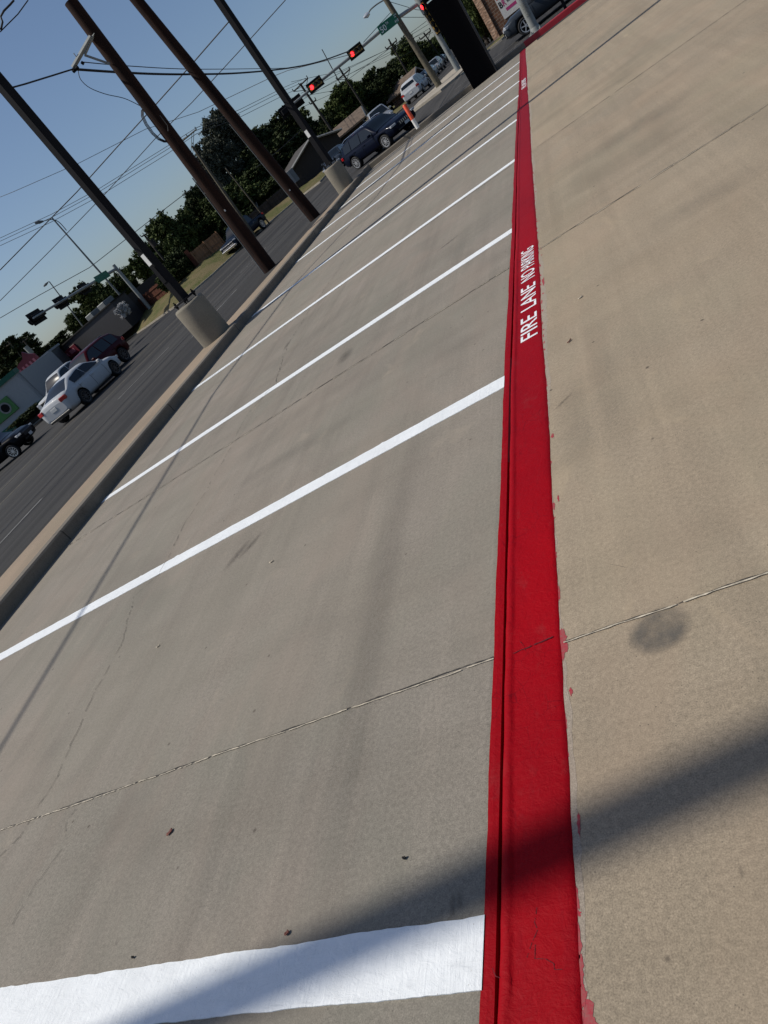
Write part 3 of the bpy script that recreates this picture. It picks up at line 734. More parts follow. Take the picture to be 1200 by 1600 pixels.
# ------------------------------------------------------------------ vehicles
def lerp_tab(tab, x):
    if x <= tab[0][0]: return tab[0][1:]
    for a, b in zip(tab[:-1], tab[1:]):
        if x <= b[0]:
            t = (x - a[0]) / (b[0] - a[0]); t = t * t * (3 - 2 * t) * .5 + t * .5
            return tuple(p + (q - p) * t for p, q in zip(a[1:], b[1:]))
    return tab[-1][1:]
SPEC = {
 # hull: x, z_low, z_top, half width ; cabin: x, roof height ; x forward, 0 = middle
 'sedan': dict(hull=[(-2.36, .42, .80, .62), (-2.30, .30, .98, .80), (-2.0, .22, 1.04, .88), (-1.2, .20, 1.00, .905), (0, .18, .98, .91), (1.0, .19, .97, .905), (1.7, .20, .90, .88), (2.15, .24, .76, .80), (2.33, .36, .64, .60)],
      cab=[(-1.95, .98), (-1.05, 1.36), (-.4, 1.43), (.25, 1.42), (1.15, .96)], hb=.84, hr=.58, belt=.96, wb=(-1.38, 1.40), wr=.33,
      side=[(-1.22, -.30), (-.24, .78)], fg=(.38, 1.12), rg=(-1.86, -1.08)),
 'suv': dict(hull=[(-2.28, .48, .92, .74), (-2.24, .36, 1.10, .86), (-1.9, .28, 1.12, .91), (-1.0, .26, 1.10, .93), (0, .25, 1.08, .93), (1.0, .26, 1.06, .925), (1.75, .27, 1.02, .90), (2.15, .34, .90, .84), (2.3, .46, .76, .70)],
      cab=[(-2.20, 1.10), (-1.86, 1.60), (-1.2, 1.70), (-.1, 1.70), (.3, 1.66), (1.12, 1.06)], hb=.87, hr=.66, belt=1.06, wb=(-1.36, 1.36), wr=.37,
      side=[(-1.84, -1.22), (-1.15, -.30), (-.23, .74)], fg=(.40, 1.08), rg=(-2.16, -1.92)),
 'van': dict(hull=[(-2.45, .42, .90, .80), (-2.40, .32, 1.04, .92), (-1.9, .26, 1.06, .97), (-1.0, .24, 1.05, .99), (0, .24, 1.04, .99), (1.0, .25, 1.02, .98), (1.8, .26, .96, .94), (2.25, .32, .84, .86), (2.42, .44, .72, .70)],
      cab=[(-2.40, 1.04), (-2.2, 1.58), (-1.5, 1.74), (0, 1.75), (.45, 1.68), (1.6, 1.0)], hb=.92, hr=.70, belt=1.02, wb=(-1.5, 1.5), wr=.34,
      side=[(-2.05, -1.15), (-1.08, -.1), (-.03, .98)], fg=(.62, 1.5), rg=(-2.37, -2.22)),
 'pickup': dict(hull=[(-2.85, .52, 1.05, .88), (-2.82, .45, 1.14, .95), (-2.0, .40, 1.15, .98), (-1.0, .38, 1.15, .98), (0, .36, 1.14, .98), (1.0, .36, 1.14, .98), (1.9, .38, 1.13, .97), (2.6, .40, 1.08, .94), (2.82, .50, .96, .86)],
      cab=[(-1.10, 1.12), (-.95, 1.78), (-.5, 1.88), (.5, 1.88), (.75, 1.82), (1.5, 1.14)], hb=.90, hr=.70, belt=1.13, wb=(-1.75, 1.80), wr=.42,
      side=[(-.88, -.05), (.02, 1.12)], fg=(.86, 1.46), rg=(-1.09, -.98)),
}
def super_ring(x, zl, zt, hw, n=28, e=.42, crown=0.0):
    R = []
    for k in range(n):
        t = 2 * PI * k / n - PI / 2
        c, s = math.cos(t), math.sin(t)
        yy_ = hw * math.copysign(abs(c) ** e, c); zz = (zl + zt) / 2 + (zt - zl) / 2 * math.copysign(abs(s) ** e, s)
        if s > 0: zz += crown * (1 - (yy_ / hw) ** 2)
        # tuck the sides in towards the sill
        if s < 0: yy_ *= 1 - .06 * (-s) ** 2
        R.append((x, yy_, zz))
    return R
def car(kind, loc, rz, body, label, cat, rim=None, sc=1.0, hsc=1.0, brake=False, rails=False, name=None, spokes=10, bars=0, lights=True, group='vehicles on the streets', chrome=False, rack=False):
    sp = SPEC[kind]; root = empty(name or {'sedan': 'sedan', 'suv': 'suv', 'van': 'minivan', 'pickup': 'pickup_truck'}[kind], loc, rz, label, cat, group)
    root.scale = (sc, sc, sc * hsc)
    rim = rim or M_RIM
    hull = sp['hull']; x0, x1 = hull[0][0], hull[-1][0]
    mb = MB(); st = []; n = 46
    for k in range(n + 1):
        x = x0 + (x1 - x0) * (.5 - .5 * math.cos(PI * k / n)); zl, zt, hw = lerp_tab(hull, x)
        st.append(super_ring(x, zl, zt, hw, crown=.03))
    mb.rings(st, True, True, 0, True)
    tmp = mb.build('body', [body, M_DARK])
    cut = MB()
    for wx in sp['wb']:
        for sgn in (-1, 1):
            rr = sp['wr'] * 1.17
            ring = lambda yv: [(wx + rr * math.cos(2 * PI * k / 24), yv, sp['wr'] + .01 + rr * math.sin(2 * PI * k / 24)) for k in range(24)]
            a, b = sorted((sgn * .60, sgn * 1.3))
            cut.rings([ring(b), ring(a)], True, True, 0, False)
    co = cut.build('cut', [M_DARK])
    md = tmp.modifiers.new('b', 'BOOLEAN'); md.object = co; md.operation = 'DIFFERENCE'; md.solver = 'EXACT'
    try: md.material_mode = 'TRANSFER'
    except Exception: pass
    dg = bpy.context.evaluated_depsgraph_get(); me = bpy.data.meshes.new_from_object(tmp.evaluated_get(dg))
    bpy.data.objects.remove(tmp); bpy.data.objects.remove(co)
    b = bpy.data.objects.new('body', me); COL.objects.link(b); b.parent = root
    hb, hr, belt = sp['hb'], sp['hr'], sp['belt']; cab = sp['cab']; roof = max(c[1] for c in cab)
    def zr(x): return lerp_tab(cab, x)[0]
    def ys(z): return hb + (hr - hb) * max(0, (z - belt)) / (roof - belt)
    mb = MB(); rows = []; c0, c1 = cab[0][0], cab[-1][0]; nn = 40
    for k in range(nn + 1):
        x = c0 + (c1 - c0) * k / nn; z = zr(x); zz = max(z, belt - .02); hh = zz - belt; e = min(.09, max(.01, hh * .3))
        half = [(hb, belt - .06), (ys(zz - e), zz - e), (ys(zz) - e * .35, zz - e * .3), (ys(zz) - e * 1.1, zz + .004), (ys(zz) * .5, zz + .022)]
        rows.append([(x, y, q) for y, q in half] + [(x, 0, zz + .03)] + [(x, -y, q) for y, q in reversed(half)])
    mb.grid(rows, 0, True); mb.build('cabin', body, root)
    # glass
    def side_glass(xa, xb, s_):
        gl = MB(); g_rows = []; m_ = 8
        for k in range(m_ + 1):
            x = xa + (xb - xa) * k / m_; zt = max(zr(x) - .10, belt + .03); col = []
            for q in range(4):
                z = belt + .03 + (zt - belt - .03) * q / 3; col.append((x, s_ * (ys(z) + .008), z))
            g_rows.append(col)
        gl.grid(g_rows, 0, True, flip=(s_ < 0)); gl.build('side_window', M_GLASS, root)
    for (xa, xb) in sp['side']:
        for s_ in (-1, 1): side_glass(xa, xb, s_)
    def end_glass(xa, xb, nm):
        g_ = MB(); rw = []
        for k in range(9):
            x = xa + (xb - xa) * k / 8; z = zr(x); w_ = ys(z) - .10
            rw.append([(x, w_ * t, max(z, belt) + .036 - .03 * t * t + .004) for t in (-1, -.5, 0, .5, 1)])
        g_.grid(rw, 0, True, flip=True)
        g_.build(nm, M_GLASS, root)
    end_glass(*sp['fg'], 'windscreen'); end_glass(*sp['rg'], 'rear_window')
    # wheels
    wr = sp['wr']
    for wx in sp['wb']:
        for s_ in (-1, 1):
            hw = lerp_tab(hull, wx)[2]; yo = s_ * (hw - .115)
            wo = bpy.data.objects.new('wheel', None)
            tb = MB(); pr = [(.70, .0), (.72, .10), (.86, .125), (.97, .105), (1.0, .06), (1.0, -.06), (.97, -.105), (.86, -.125), (.72, -.10)]
            R = [[(wr * a * math.cos(2 * PI * k / 26), q, wr * a * math.sin(2 * PI * k / 26)) for k in range(26)] for a, q in pr]
            tb.rings(R + [R[0]], False, False, 0, True)
            ty = tb.build('wheel', M_TYRE, root, (wx, yo, wr))
            rb = MB()
            f_ = s_ * .085
            rb.rings([[(wr * a * math.cos(2 * PI * k / 24), q, wr * a * math.sin(2 * PI * k / 24)) for k in range(24)] for a, q in ((.70, f_ + s_ * .022), (.63, f_ + s_ * .02), (.62, f_ - s_ * .05), (.1, f_ - s_ * .05))], False, True, 1, False)
            rb.rings([[(wr * a * math.cos(2 * PI * k / 24), q, wr * a * math.sin(2 * PI * k / 24)) for k in range(24)] for a, q in ((.715, f_ + s_ * .026), (.625, f_ + s_ * .024))], False, False, 0, False)
            for k in range(spokes):
                a_ = 2 * PI * k / spokes + .2; M_ = Matrix.Rotation(-a_, 3, 'Y')
                rb.box(M_ @ Vector((wr * .37, f_ + s_ * .005, 0)), (wr * .56, .03, wr * (.085 if spokes > 7 else .13)), 0, 0, M_)
            rb.rings([[(wr * .13 * math.cos(2 * PI * k / 12), q, wr * .13 * math.sin(2 * PI * k / 12)) for k in range(12)] for q in (f_ - s_ * .02, f_ + s_ * .026)], True, True, 0, False)
            ro = rb.build('rim', [rim, M_DARK]); ro.parent = ty
    # lamps, bumpers, plate, mirrors, trim
    zl, zt, hw = lerp_tab(hull, x1 - .14)
    for s_ in (-1, 1):
        l_ = MB(); l_.box((x1 - .16, s_ * (hw - .12), zt - .10), (.24, .30, .12), s_ * .35, 0, bev=.02); l_.build('headlight', M_LAMP, root)
    zl2, zt2, hw2 = lerp_tab(hull, x0 + .08)
    for s_ in (-1, 1):
        l_ = MB(); l_.box((x0 + .10, s_ * (hw2 - .10), zt2 - .13), (.16, .34, .17), -s_ * .30, 0, bev=.02); l_.build('tail_light', M_BRAKE if brake else M_TAIL, root)
    g_ = MB()
    gh = .22 if kind in ('suv', 'van', 'sedan') else .34
    g_.box((x1 - .02, 0, zt - .22 if kind != 'pickup' else zt - .25), (.08, hw * 1.15, gh), 0, 0, bev=.02); g_.build('grille', M_TRIM, root)
    if bars:
        for k in range(bars):
            g_ = MB(); yv = (k - (bars - 1) / 2) * hw * 1.1 / bars; g_.box((x1 + .028, yv, zt - .20), (.02, .05, .16), 0, 0, bev=.004)
            g_.build('grille_bar', M_CHROME, root)
    if chrome:
        for zz_ in (.12, .30):
            g_ = MB(); g_.box((x1 + .03, 0, zt - zz_), (.05, hw * 1.5, .06), bev=.01); g_.build('grille_bar', M_CHROME, root)
        g_ = MB(); g_.box((x1 + .05, 0, .58), (.14, hw * 1.9, .18), bev=.03); g_.build('front_bumper', M_CHROME, root)
    g_ = MB(); g_.box((x1 - .06, 0, zl + .10), (.10, hw * 1.5, .10), bev=.02); g_.build('bumper_trim', M_TRIM, root)
    g_ = MB(); g_.box((x0 + .04, 0, zl2 + .05), (.10, hw2 * 1.6, .10), bev=.02)
    g_.build('rear_valance', M_TRIM, root)
    g_ = MB(); g_.box((x0 - .008, 0, (zl2 + zt2) / 2 + .06), (.02, .34, .14), bev=.004); g_.build('number_plate', M_PLATE, root)
    if kind in ('suv', 'pickup'):
        g_ = MB(); g_.box((x1 + .03, 0, zl + .16), (.02, .32, .15), bev=.004); g_.build('number_plate', M_PLATE, root)
    fx = sp['side'][-1][1] - .06
    for s_ in (-1, 1):
        g_ = MB(); g_.box((fx, s_ * (hb + .13), belt + .06), (.12, .20, .14), s_ * .15, 0, bev=.03); g_.build('wing_mirror', body, root)
    for (xa, xb) in sp['side'][-2:]:
        for s_ in (-1, 1):
            hw_ = lerp_tab(hull, xa + .1)[2]
            g_ = MB(); g_.box((xa + .14, s_ * (hw_ + .012), belt - .16), (.18, .03, .035), 0, 0, bev=.008); g_.build('door_handle', M_CHROME if chrome else body, root)
    # door shut lines
    for xd in ([sp['side'][-1][1] + .05, (sp['side'][-1][0] + sp['side'][-2][1]) / 2, sp['side'][-2][0] + .05]):
        if min(abs(xd - w_) for w_ in sp['wb']) < wr * 1.1: xd += .0
        for s_ in (-1, 1):
            g_ = MB(); zl_, zt_, hw_ = lerp_tab(hull, xd); zc = (zl_ + zt_) / 2; hz = (zt_ - zl_) / 2; pts = []
            for q in range(9):
                z = zl_ + .16 + (zt_ - .13 - zl_ - .16) * q / 8; s2 = abs((z - zc) / hz); c2_ = (1 - min(.999, s2 ** (1 / .42)) ** 2) ** .5
                yv = hw_ * c2_ ** .42 * (1 - (.06 * (s2 ** (1 / .42)) ** 2 if z < zc else 0)) + .003; pts.append((xd, s_ * yv, z))
            g_.tube(pts, .006, 4); g_.build('door_seam', M_DARK, root)
    if rails:
        for s_ in (-1, 1):
            g_ = MB(); g_.tube([(-1.8, s_ * (hr - .02), roof - .03), (-1.5, s_ * (hr - .02), roof + .05), (0, s_ * (hr - .02), roof + .06), (.3, s_ * (hr - .02), roof + .0)], .02, 6); g_.build('roof_rail', M_CHROME, root)
    if rack:
        g_ = MB()
        for xx in (-1.3, -.6, .05): g_.box((xx, 0, roof + .08), (.08, 1.2, .05), bev=.01)
        for s_ in (-1, 1): g_.box((-.6, s_ * .58, roof + .10), (1.7, .05, .07), bev=.01)
        g_.build('roof_rack', M_GALVD, root)
    if kind == 'pickup':
        g_ = MB(); g_.box((-1.98, 0, 1.168), (1.62, 1.62, .03)); g_.build('cargo_bed', M_DARK, root)
    return root
def ang(dx, dy): return math.atan2(dy, dx)
def at_px(px, py, z=None):
    z = GZ if z is None else z
    p = P(px, py, z); return (p.x, p.y, GZ)
WH = paint('pearl_white_paint', (0.46, 0.475, 0.49), .0)
NAVY = paint('navy_paint', (0.004, 0.006, 0.016), .1, .3)
DRED = paint('dark_red_paint_metal', (0.048, 0.003, 0.006), .0)
BLK = paint('black_car_paint', (0.003, 0.0035, 0.006), .1)
GREY = paint('grey_blue_paint', (0.035, 0.042, 0.052), .2)
SILV = paint('silver_paint', (0.42, 0.43, 0.44), .6)
STEELB = paint('steel_blue_paint', (0.007, 0.013, 0.026), .0)
def mid(a, b, side, extra=0.0):
    """centre of a car from the ground contacts of its rear and front near-side wheels; side = +1 when the near side is its right"""
    A = Vector((a[0], a[1], 0)); B_ = Vector((b[0], b[1], 0)); f = (B_ - A).normalized(); left = Vector((-f.y, f.x, 0))
    return (A + B_) / 2 + left * side * .82, math.atan2(f.y, f.x), (B_ - A).length
c, a, L_ = mid(G(139, 632), G(189, 584.5), 1)
car('sedan', (c.x - .1, c.y, GZ), a + math.radians(8), WH, 'large pearl white sedan driving away, red tail lights and number plate showing', 'car', M_RIMD, sc=1.06, name='sedan')
c, a, L_ = mid(G(563, 263), G(612, 228), 1)
car('suv', (c.x, c.y, GZ), a, NAVY, 'navy blue suv crossing beyond the lot corner, bright spoked wheels and slotted chrome grille', 'suv', M_RIM, sc=1.03, hsc=.84, rails=True, bars=7, spokes=10)
f = G(150, 590); rr_ = G(205, 556)
d_ = Vector((-.12, -1))
rp = G(211, 556)
car('suv', (rp.x - 1.6, rp.y - 1.2, GZ), ang(-.03, -1), DRED, 'dark red suv coming the other way behind the white sedan bonnet', 'suv', M_RIMD, sc=1.05)
pp = P(100, 622, GZ)
car('pickup', (PD(112, 602, 52).x, PD(112, 602, 52).y, GZ), ang(0, -1), WH, 'white pickup truck facing the camera, half hidden behind the white sedan', 'pickup truck', name='pickup_truck')
q = PD(152, 560, 56)
car('suv', (q.x, q.y, GZ), ang(0, -1), GREY, 'grey suv with a roof rack, mostly hidden behind the dark red suv', 'suv', rack=True)
q = PD(-16, 699, 40)
car('suv', (q.x, q.y, GZ), ang(1, .25), BLK, 'black suv cut off by the left edge of the photo, turning across the street', 'suv', sc=.95)
q = PD(14, 652, 62)
car('sedan', (q.x, q.y, GZ), ang(.5, -1), GREY, 'small grey blue car parked in front of the green and white shop, by the hedge', 'car', sc=1.0)
q = PD(385, 371, 64)
car('pickup', (q.x, q.y, GZ), ang(-.18, -1), STEELB, 'steel blue pickup truck with a chrome grille, half hidden behind the nearer wooden pole', 'pickup truck', chrome=True, sc=1.0)
q = PD(594, 185, 62)
car('suv', (q.x, q.y, GZ), ang(.3, -1), SILV, 'silver suv facing the camera, its windscreen showing over the navy suv', 'suv')
q = PD(655, 145, 78)
car('van', (q.x, q.y, GZ), ang(.1, 1), WH, 'white minivan seen from behind, waiting beside the orange and white post', 'minivan', sc=1.0)
q = PD(664, 127, 92)
car('sedan', (q.x, q.y, GZ), ang(.1, 1), BLK, 'dark car just ahead of the white minivan', 'car')
q = PD(521, 240, 60)
car('sedan', (q.x, q.y, GZ), ang(0, -1), GREY, 'grey car showing its windscreen between the second concrete block and the navy suv tail', 'car')
for i, (px, py, D, kd, m_, lab) in enumerate(((672, 118, 98, 'sedan', WH, 'distant white car behind the tall wooden pole at the median'), (682, 108, 104, 'suv', SILV, 'distant silver suv with bright headlights, nearest oncoming car right of the median pole'),
     (677, 100, 128, 'pickup', WH, 'distant truck with a white box top over the oncoming cars'), (691, 100, 130, 'sedan', BLK, 'distant black car beside the silver signal pole foot'), (697, 93, 150, 'suv', WH, 'farthest visible vehicle, white topped, at the end of the street'))):
    q = PD(px, py, D); car(kd, (q.x, q.y, GZ), ang(-.03, -1), m_, lab, 'car' if kd != 'pickup' else 'truck', name=None)
c, a, L_ = mid(G(876, 6), G(822, 56), 1)
q = P(822, 54, GZ)
cb = empty
car('sedan', (q.x + 1.45, q.y + .9, GZ), ang(-1, -.02), BLK, 'black car with bright five spoke wheels behind the grey lamp post at the red kerb', 'car', M_RIM, spokes=5, hsc=1.08)
q = P(866, 22, GZ)
car('suv', (q.x + .1, q.y + .9, GZ), ang(-1, -.02), GREY, 'grey blue suv with dark spoked wheels at the top edge, behind the black car', 'suv', M_RIM, spokes=5)
q = PD(763, 50, 78)
car('suv', (q.x, q.y, GZ), ang(1, .4), DRED, 'dark vehicle with a red tail light parked left of the stone pillar', 'suv')

# ------------------------------------------------------------------ poles
def block_pole(cx, cy, sgn_lab, pole_lab, top, stick, w=.168, hatch=True):
    b = MB(); n = 40; r0 = .32
    prof_ = [(r0, -.1), (r0, .5), (r0, .87), (r0 - .008, .895), (r0 - .03, .915), (r0 - .06, .92)]
    b.rings([[(cx + a_ * math.cos(2 * PI * k / n), cy + a_ * math.sin(2 * PI * k / n), z) for k in range(n)] for a_, z in prof_], True, True, 0, True)
    o = b.build('concrete_footing', M_BLOCK); tag(o, sgn_lab, 'footing', 'round concrete footings by the kerb')
    root = empty('steel_light_pole', (cx, cy, .92), 0, pole_lab, 'light pole', 'square steel light poles')
    m = MB(); rot = -.35
    m.box((0, 0, top / 2 + .07), (w, w, top), rot, 0, bev=.012); m.build('pole_shaft', M_STEELP, root)
    m = MB(); m.box((0, 0, .075), (.36, .36, .03), rot, 0, bev=.004); m.build('base_plate', M_STEELP, root)
    for sx in (-1, 1):
        for sy in (-1, 1):
            p = rz_(rot) @ Vector((sx * .145, sy * .145, 0)); m = MB(); m.tube([(p.x, p.y, -.01), (p.x, p.y, .15)], .014, 8)
            m.tube([(p.x, p.y, .09), (p.x, p.y, .12)], .028, 6, smooth=False); m.tube([(p.x, p.y, .03), (p.x, p.y, .058)], .028, 6, smooth=False); m.build('anchor_bolt', M_DARK, root)
    # small sticker and hand-hole cover on the side facing the lot
    M3 = rz_(rot)
    if stick:
        m = MB(); m.box(M3 @ Vector((0, -w / 2 - .004, stick)), (w * .62, .006, .22), rot, 0); m.build('sticker', M_LABEL, root)
    if hatch:
        m = MB(); m.prism([(-.055, -.18), (.055, -.18), (.055, .14), (0, .19), (-.055, .14)], -.003, .012, 0, Matrix.Translation(M3 @ Vector((0, -w / 2 - .002, .68))) @ (M3 @ rx_(PI / 2)).to_4x4())
        m.build('hand_hole_cover', M_STEELP, root)
    return root
block_pole(-7.28, 11.95, 'nearer round concrete footing behind the street kerb, shaded on its right', 'nearest square dark steel pole with a white sticker, bolted on the nearer footing', 11.6, .98)
block_pole(-7.26, 24.3, 'farther round concrete footing beside the navy suv', 'farther square dark steel pole, bolted on the footing beside the navy suv', 11.6, 1.15, .20, False)

def wood(base, top_px, r0, r1, label, ztop=None, m=None, name='utility_pole', parts=None):
    b = Vector(base)
    if ztop is None:
        # height whose projection meets the given pixel row
        d = ray(*top_px); s_ = (d.x * b.x + d.y * b.y) / (d.x * d.x + d.y * d.y); zt = H + s_ * d.z; tx, ty = d.x * s_, d.y * s_
    else: zt = ztop; tx, ty = b.x, b.y
    root = empty(name, b, 0, label, 'utility pole', 'poles along the streets')
    mb = MB(); n = 7; pts = []; rad = []
    for k in range(n + 1):
        t = k / n; pts.append((t * (tx - b.x), t * (ty - b.y), (zt - b.z) * t)); rad.append(r0 + (r1 - r0) * t)
    mb.tube(pts, rad, 16); mb.build('pole_shaft', m or M_POLE, root)
    return root, Vector((tx, ty, zt))
p1b = PXp(428, 428, -8.9); p1, p1t = wood((p1b.x, p1b.y, zs(p1b.x, p1b.y)), (110, 2), .205, .165, 'nearer thick brown wooden pole with a cable coil and a bracket arm')
p2b = PXp(497, 347, -8.9); p2, p2t = wood((p2b.x, p2b.y, zs(p2b.x, p2b.y)), (140, -90), .215, .165, 'second thick brown wooden pole, its top outside the photo')
D1 = math.hypot(p1b.x, p1b.y)
for (rt_, tp_3, zlist) in ((p1, p1t, (1.9,)), (p2, p2t, (1.2,))):
    b3 = rt_.location; 
    for z_ in zlist:
        t_ = z_ / (tp_3.z - b3.z); cx_, cy_ = (tp_3.x - b3.x) * t_, (tp_3.y - b3.y) * t_
        dv = Vector((-b3.x, -b3.y, 0)).normalized(); off = dv * (.20 - .02 * t_) + Vector((-dv.y, dv.x, 0)) * random.uniform(-.09, .09)
        m = MB(); m.box((cx_ + off.x, cy_ + off.y, z_), (.035, .012, .045), math.atan2(dv.y, dv.x) + PI / 2, bev=.003); m.build('pole_tag', M_LABEL, rt_)
    m = MB(); 
    sd_ = Vector((-.96, -.28, 0)) * .215
    m.tube([(sd_.x, sd_.y, 0), (sd_.x + (tp_3.x - b3.x) * .4, sd_.y + (tp_3.y - b3.y) * .4, (tp_3.z - b3.z) * .4)], .018, 6); m.build('conduit', M_GALVD, rt_)
# bracket arm on the first wooden pole
def rel(root, v): return Vector(v) - root.location
def pole_at(root_b, top, z): t = (z - root_b.z) / (top.z - root_b.z); return Vector(root_b) + (top - Vector(root_b)) * t
def depth_pt(px, py, D): return PD(px, py, D)
A_ = depth_pt(142, 57, D1 - .15); B_ = depth_pt(114, 106, D1 - .15); C_ = depth_pt(132, 86, D1 - .15); D_ = depth_pt(172, 100, D1 - .15)
m = MB(); m.tube([rel(p1, A_), rel(p1, B_)], .055, 4, smooth=False); m.tube([rel(p1, A_) + Vector((.10, .05, 0)), rel(p1, C_) + Vector((.02, 0, 0))], .03, 4, smooth=False)
m.tube([rel(p1, C_), rel(p1, D_)], .028, 4, smooth=False); m.tube([rel(p1, depth_pt(120, 90, D1 - .15)), rel(p1, depth_pt(115, 83, D1 - .15))], .012, 5)
m.build('bracket_arm', M_GALV, p1)
m = MB(); m.tube([rel(p1, B_) + Vector((-.06, 0, -.05)), rel(p1, B_) + Vector((.12, 0, -.06))], .045, 6); m.tube([rel(p1, depth_pt(127, 97, D1 - .15)), rel(p1, depth_pt(131, 100, D1 - .15))], .04, 6); m.build('insulator', M_BLACK, p1)
# slack coil hanging on the pole
for q in range(3):
    pts = [(225, 168), (221, 173), (221, 182), (227, 195), (237, 209), (247, 218), (256, 222), (262, 222)]
    m = MB(); m.tube([rel(p1, depth_pt(px + q * 1.5, py - q * .8, D1 - .05 + q * .02)) for px, py in pts], .012, 5); m.build('cable_loop', M_WIRE, p1)
m = MB(); m.tube([rel(p1, depth_pt(*p, D1 - .25)) for p in ((250, 180), (262, 196), (263, 205))], .012, 5); m.build('cable_loop', M_WIRE, p1)

def smooth_px(fn, pts, n=6):
    """Catmull-Rom through picture points turned into places by fn"""
    w_ = [fn(*p) for p in pts]; out = []
    for i in range(len(w_) - 1):
        p0 = w_[max(0, i - 1)]; a_ = w_[i]; b_ = w_[i + 1]; p3 = w_[min(len(w_) - 1, i + 2)]
        for k in range(n):
            t = k / n; out.append(.5 * ((2 * a_) + (-p0 + b_) * t + (2 * p0 - 5 * a_ + 4 * b_ - p3) * t * t + (-p0 + 3 * a_ - 3 * b_ + p3) * t ** 3))
    out.append(w_[-1]); return out
def wire(pts, r_, label, name='overhead_wire', cat='wire', group='overhead wires'):
    m_ = MB(); m_.tube(pts, r_, 6); o = m_.build(name, M_WIRE); return tag(o, label, cat, group)
XC = B_.x
fn = lambda px, py: PXp(px, py, XC)
wire(smooth_px(fn, [(114, 108), (180, 112.5), (240, 115.5), (300, 116), (375, 114), (450, 106.5), (500, 96), (545, 80)]), .032, 'thick dark cable sagging from the bracket arm to the right, behind the three nearest poles', 'telecom_cable', 'cable')
kl = P(0, 141, 0)
near_pts = [Vector((XC, fn(114, 108).y, fn(114, 108).z)), fn(82, 118), fn(40, 131), fn(0, 142)]
e_ = near_pts[-1]; near_pts += [Vector((XC - .1, 11.5, 5.0)), Vector((XC - .1, 7.0, 5.1)), Vector((XC + .0, 2.5, 5.9)), Vector((XC, -6, 7.6)), Vector((XC, -12.0, 8.8))]
wire(near_pts, .019, 'thick dark cable running from the bracket arm out at the left edge', 'telecom_cable', 'cable')
wire(smooth_px(fn, [(130, 97), (200, 103), (300, 108), (420, 107), (450, 106)]), .012, 'thin line just above the thick sagging cable')
wire(smooth_px(lambda a, b: PD(a, b, D1 + .1), [(122, 110), (126, 124), (140, 137), (165, 147), (195, 154), (222, 167)]), .009, 'thin drop wire looping from the bracket arm to the cable coil')
# wooden pole standing out of the frame on the left, which throws the wide soft shadow over the nearest line
wood((-7.9, -.86, -.08), None, .086, .078, 'wooden pole by the street kerb left of the photo, throwing the wide shadow', ztop=12.5)

# wires crossing the sky: each hangs in a vertical plane beyond the street
def dwire(pts, D0, D1_, r_, label):
    n = len(pts); P_ = [PD(p[0], p[1], D0 + (D1_ - D0) * i / (n - 1)) for i, p in enumerate(pts)]
    wire(P_, r_, label)
dwire([(361, 30), (300, 100), (241, 166), (180, 233), (120, 300), (0, 422)], 32, 40, .022, 'taut dark wire slanting down left, passing behind the cable coil')
dwire([(446, 0), (372, 82), (300, 160), (243, 216), (167, 300), (78, 392), (0, 470)], 34, 42, .016, 'taut wire slanting down left just right of the one behind the coil')
dwire([(560, 82), (450, 110), (430, 118), (310, 175), (227, 202), (123, 255), (20, 300), (0, 308)], 55, 70, .018, 'long thin wire across the sky above the crossarm wires')
for i, (o_, lab) in enumerate(((0, 'upper of the three crossarm wires left of the nearer wooden pole'), (5, 'middle of the three crossarm wires left of the nearer wooden pole'), (12, 'lowest of the three crossarm wires left of the nearer wooden pole'))):
    dwire([(306, 200 + o_ * .8), (262, 228 + o_), (156, 294 + o_), (80, 335 + o_), (0, 372 + o_)], 62, 70, .018, lab)
    dwire([(306, 200 + o_ * .8), (375, 171 + o_), (445, 136 + o_), (478, 122 + o_ * .9)], 62, 100, .02, lab.replace('left of', 'right of'))
dwire([(308, 288), (240, 340), (140, 418), (60, 462), (0, 497)], 50, 55, .02, 'single wire low over the far traffic signals')
dwire([(400, 262), (432, 238), (480, 195)], 52, 58, .02, 'short pale wire in front of the dark trees left of the farther steel pole')
dwire([(22, 0), (16, 7), (6, 17), (1, 26), (4, 34), (2, 44), (0, 46)], 20, 20, .022, 'thick kinked cable at the top left corner')
dwire([(44, 0), (28, 22), (14, 36), (0, 50)], 20, 20, .012, 'thin cable across the top left corner')
k_ = 0
for (pts, D, lab) in (([(470, 146), (529, 115), (608, 76), (690, 25)], 95, 'upper wire strung between the distant crossarm poles'), ([(476, 152), (535, 122), (608, 82), (690, 33)], 97, 'second wire strung between the distant crossarm poles'),
    ([(440, 175), (520, 128), (600, 90), (700, 38)], 99, 'third wire strung between the distant crossarm poles'), ([(440, 182), (560, 128), (640, 82), (700, 45)], 101, 'lowest wire strung between the distant crossarm poles'),
    ([(445, 155), (520, 72 + 70), (630, 60), (700, 8)], 80, 'thin wire rising behind the signal mast arm'), ([(568, 66), (608, 22), (612, 18)], 60, 'short wire from the signal arm to the leaning wooden pole'),
    ([(455, 128), (500, 118), (530, 112), (600, 80), (662, 52)], 90, 'faint upper wire near the red signals'), ([(610, 3), (650, 15), (690, 20)], 66, 'wire from the leaning wooden pole to the right'), ([(625, 27), (665, 27), (700, 30)], 67, 'short level wire right of the green street sign')):
    dwire(pts, D, D + 10, .02, lab)

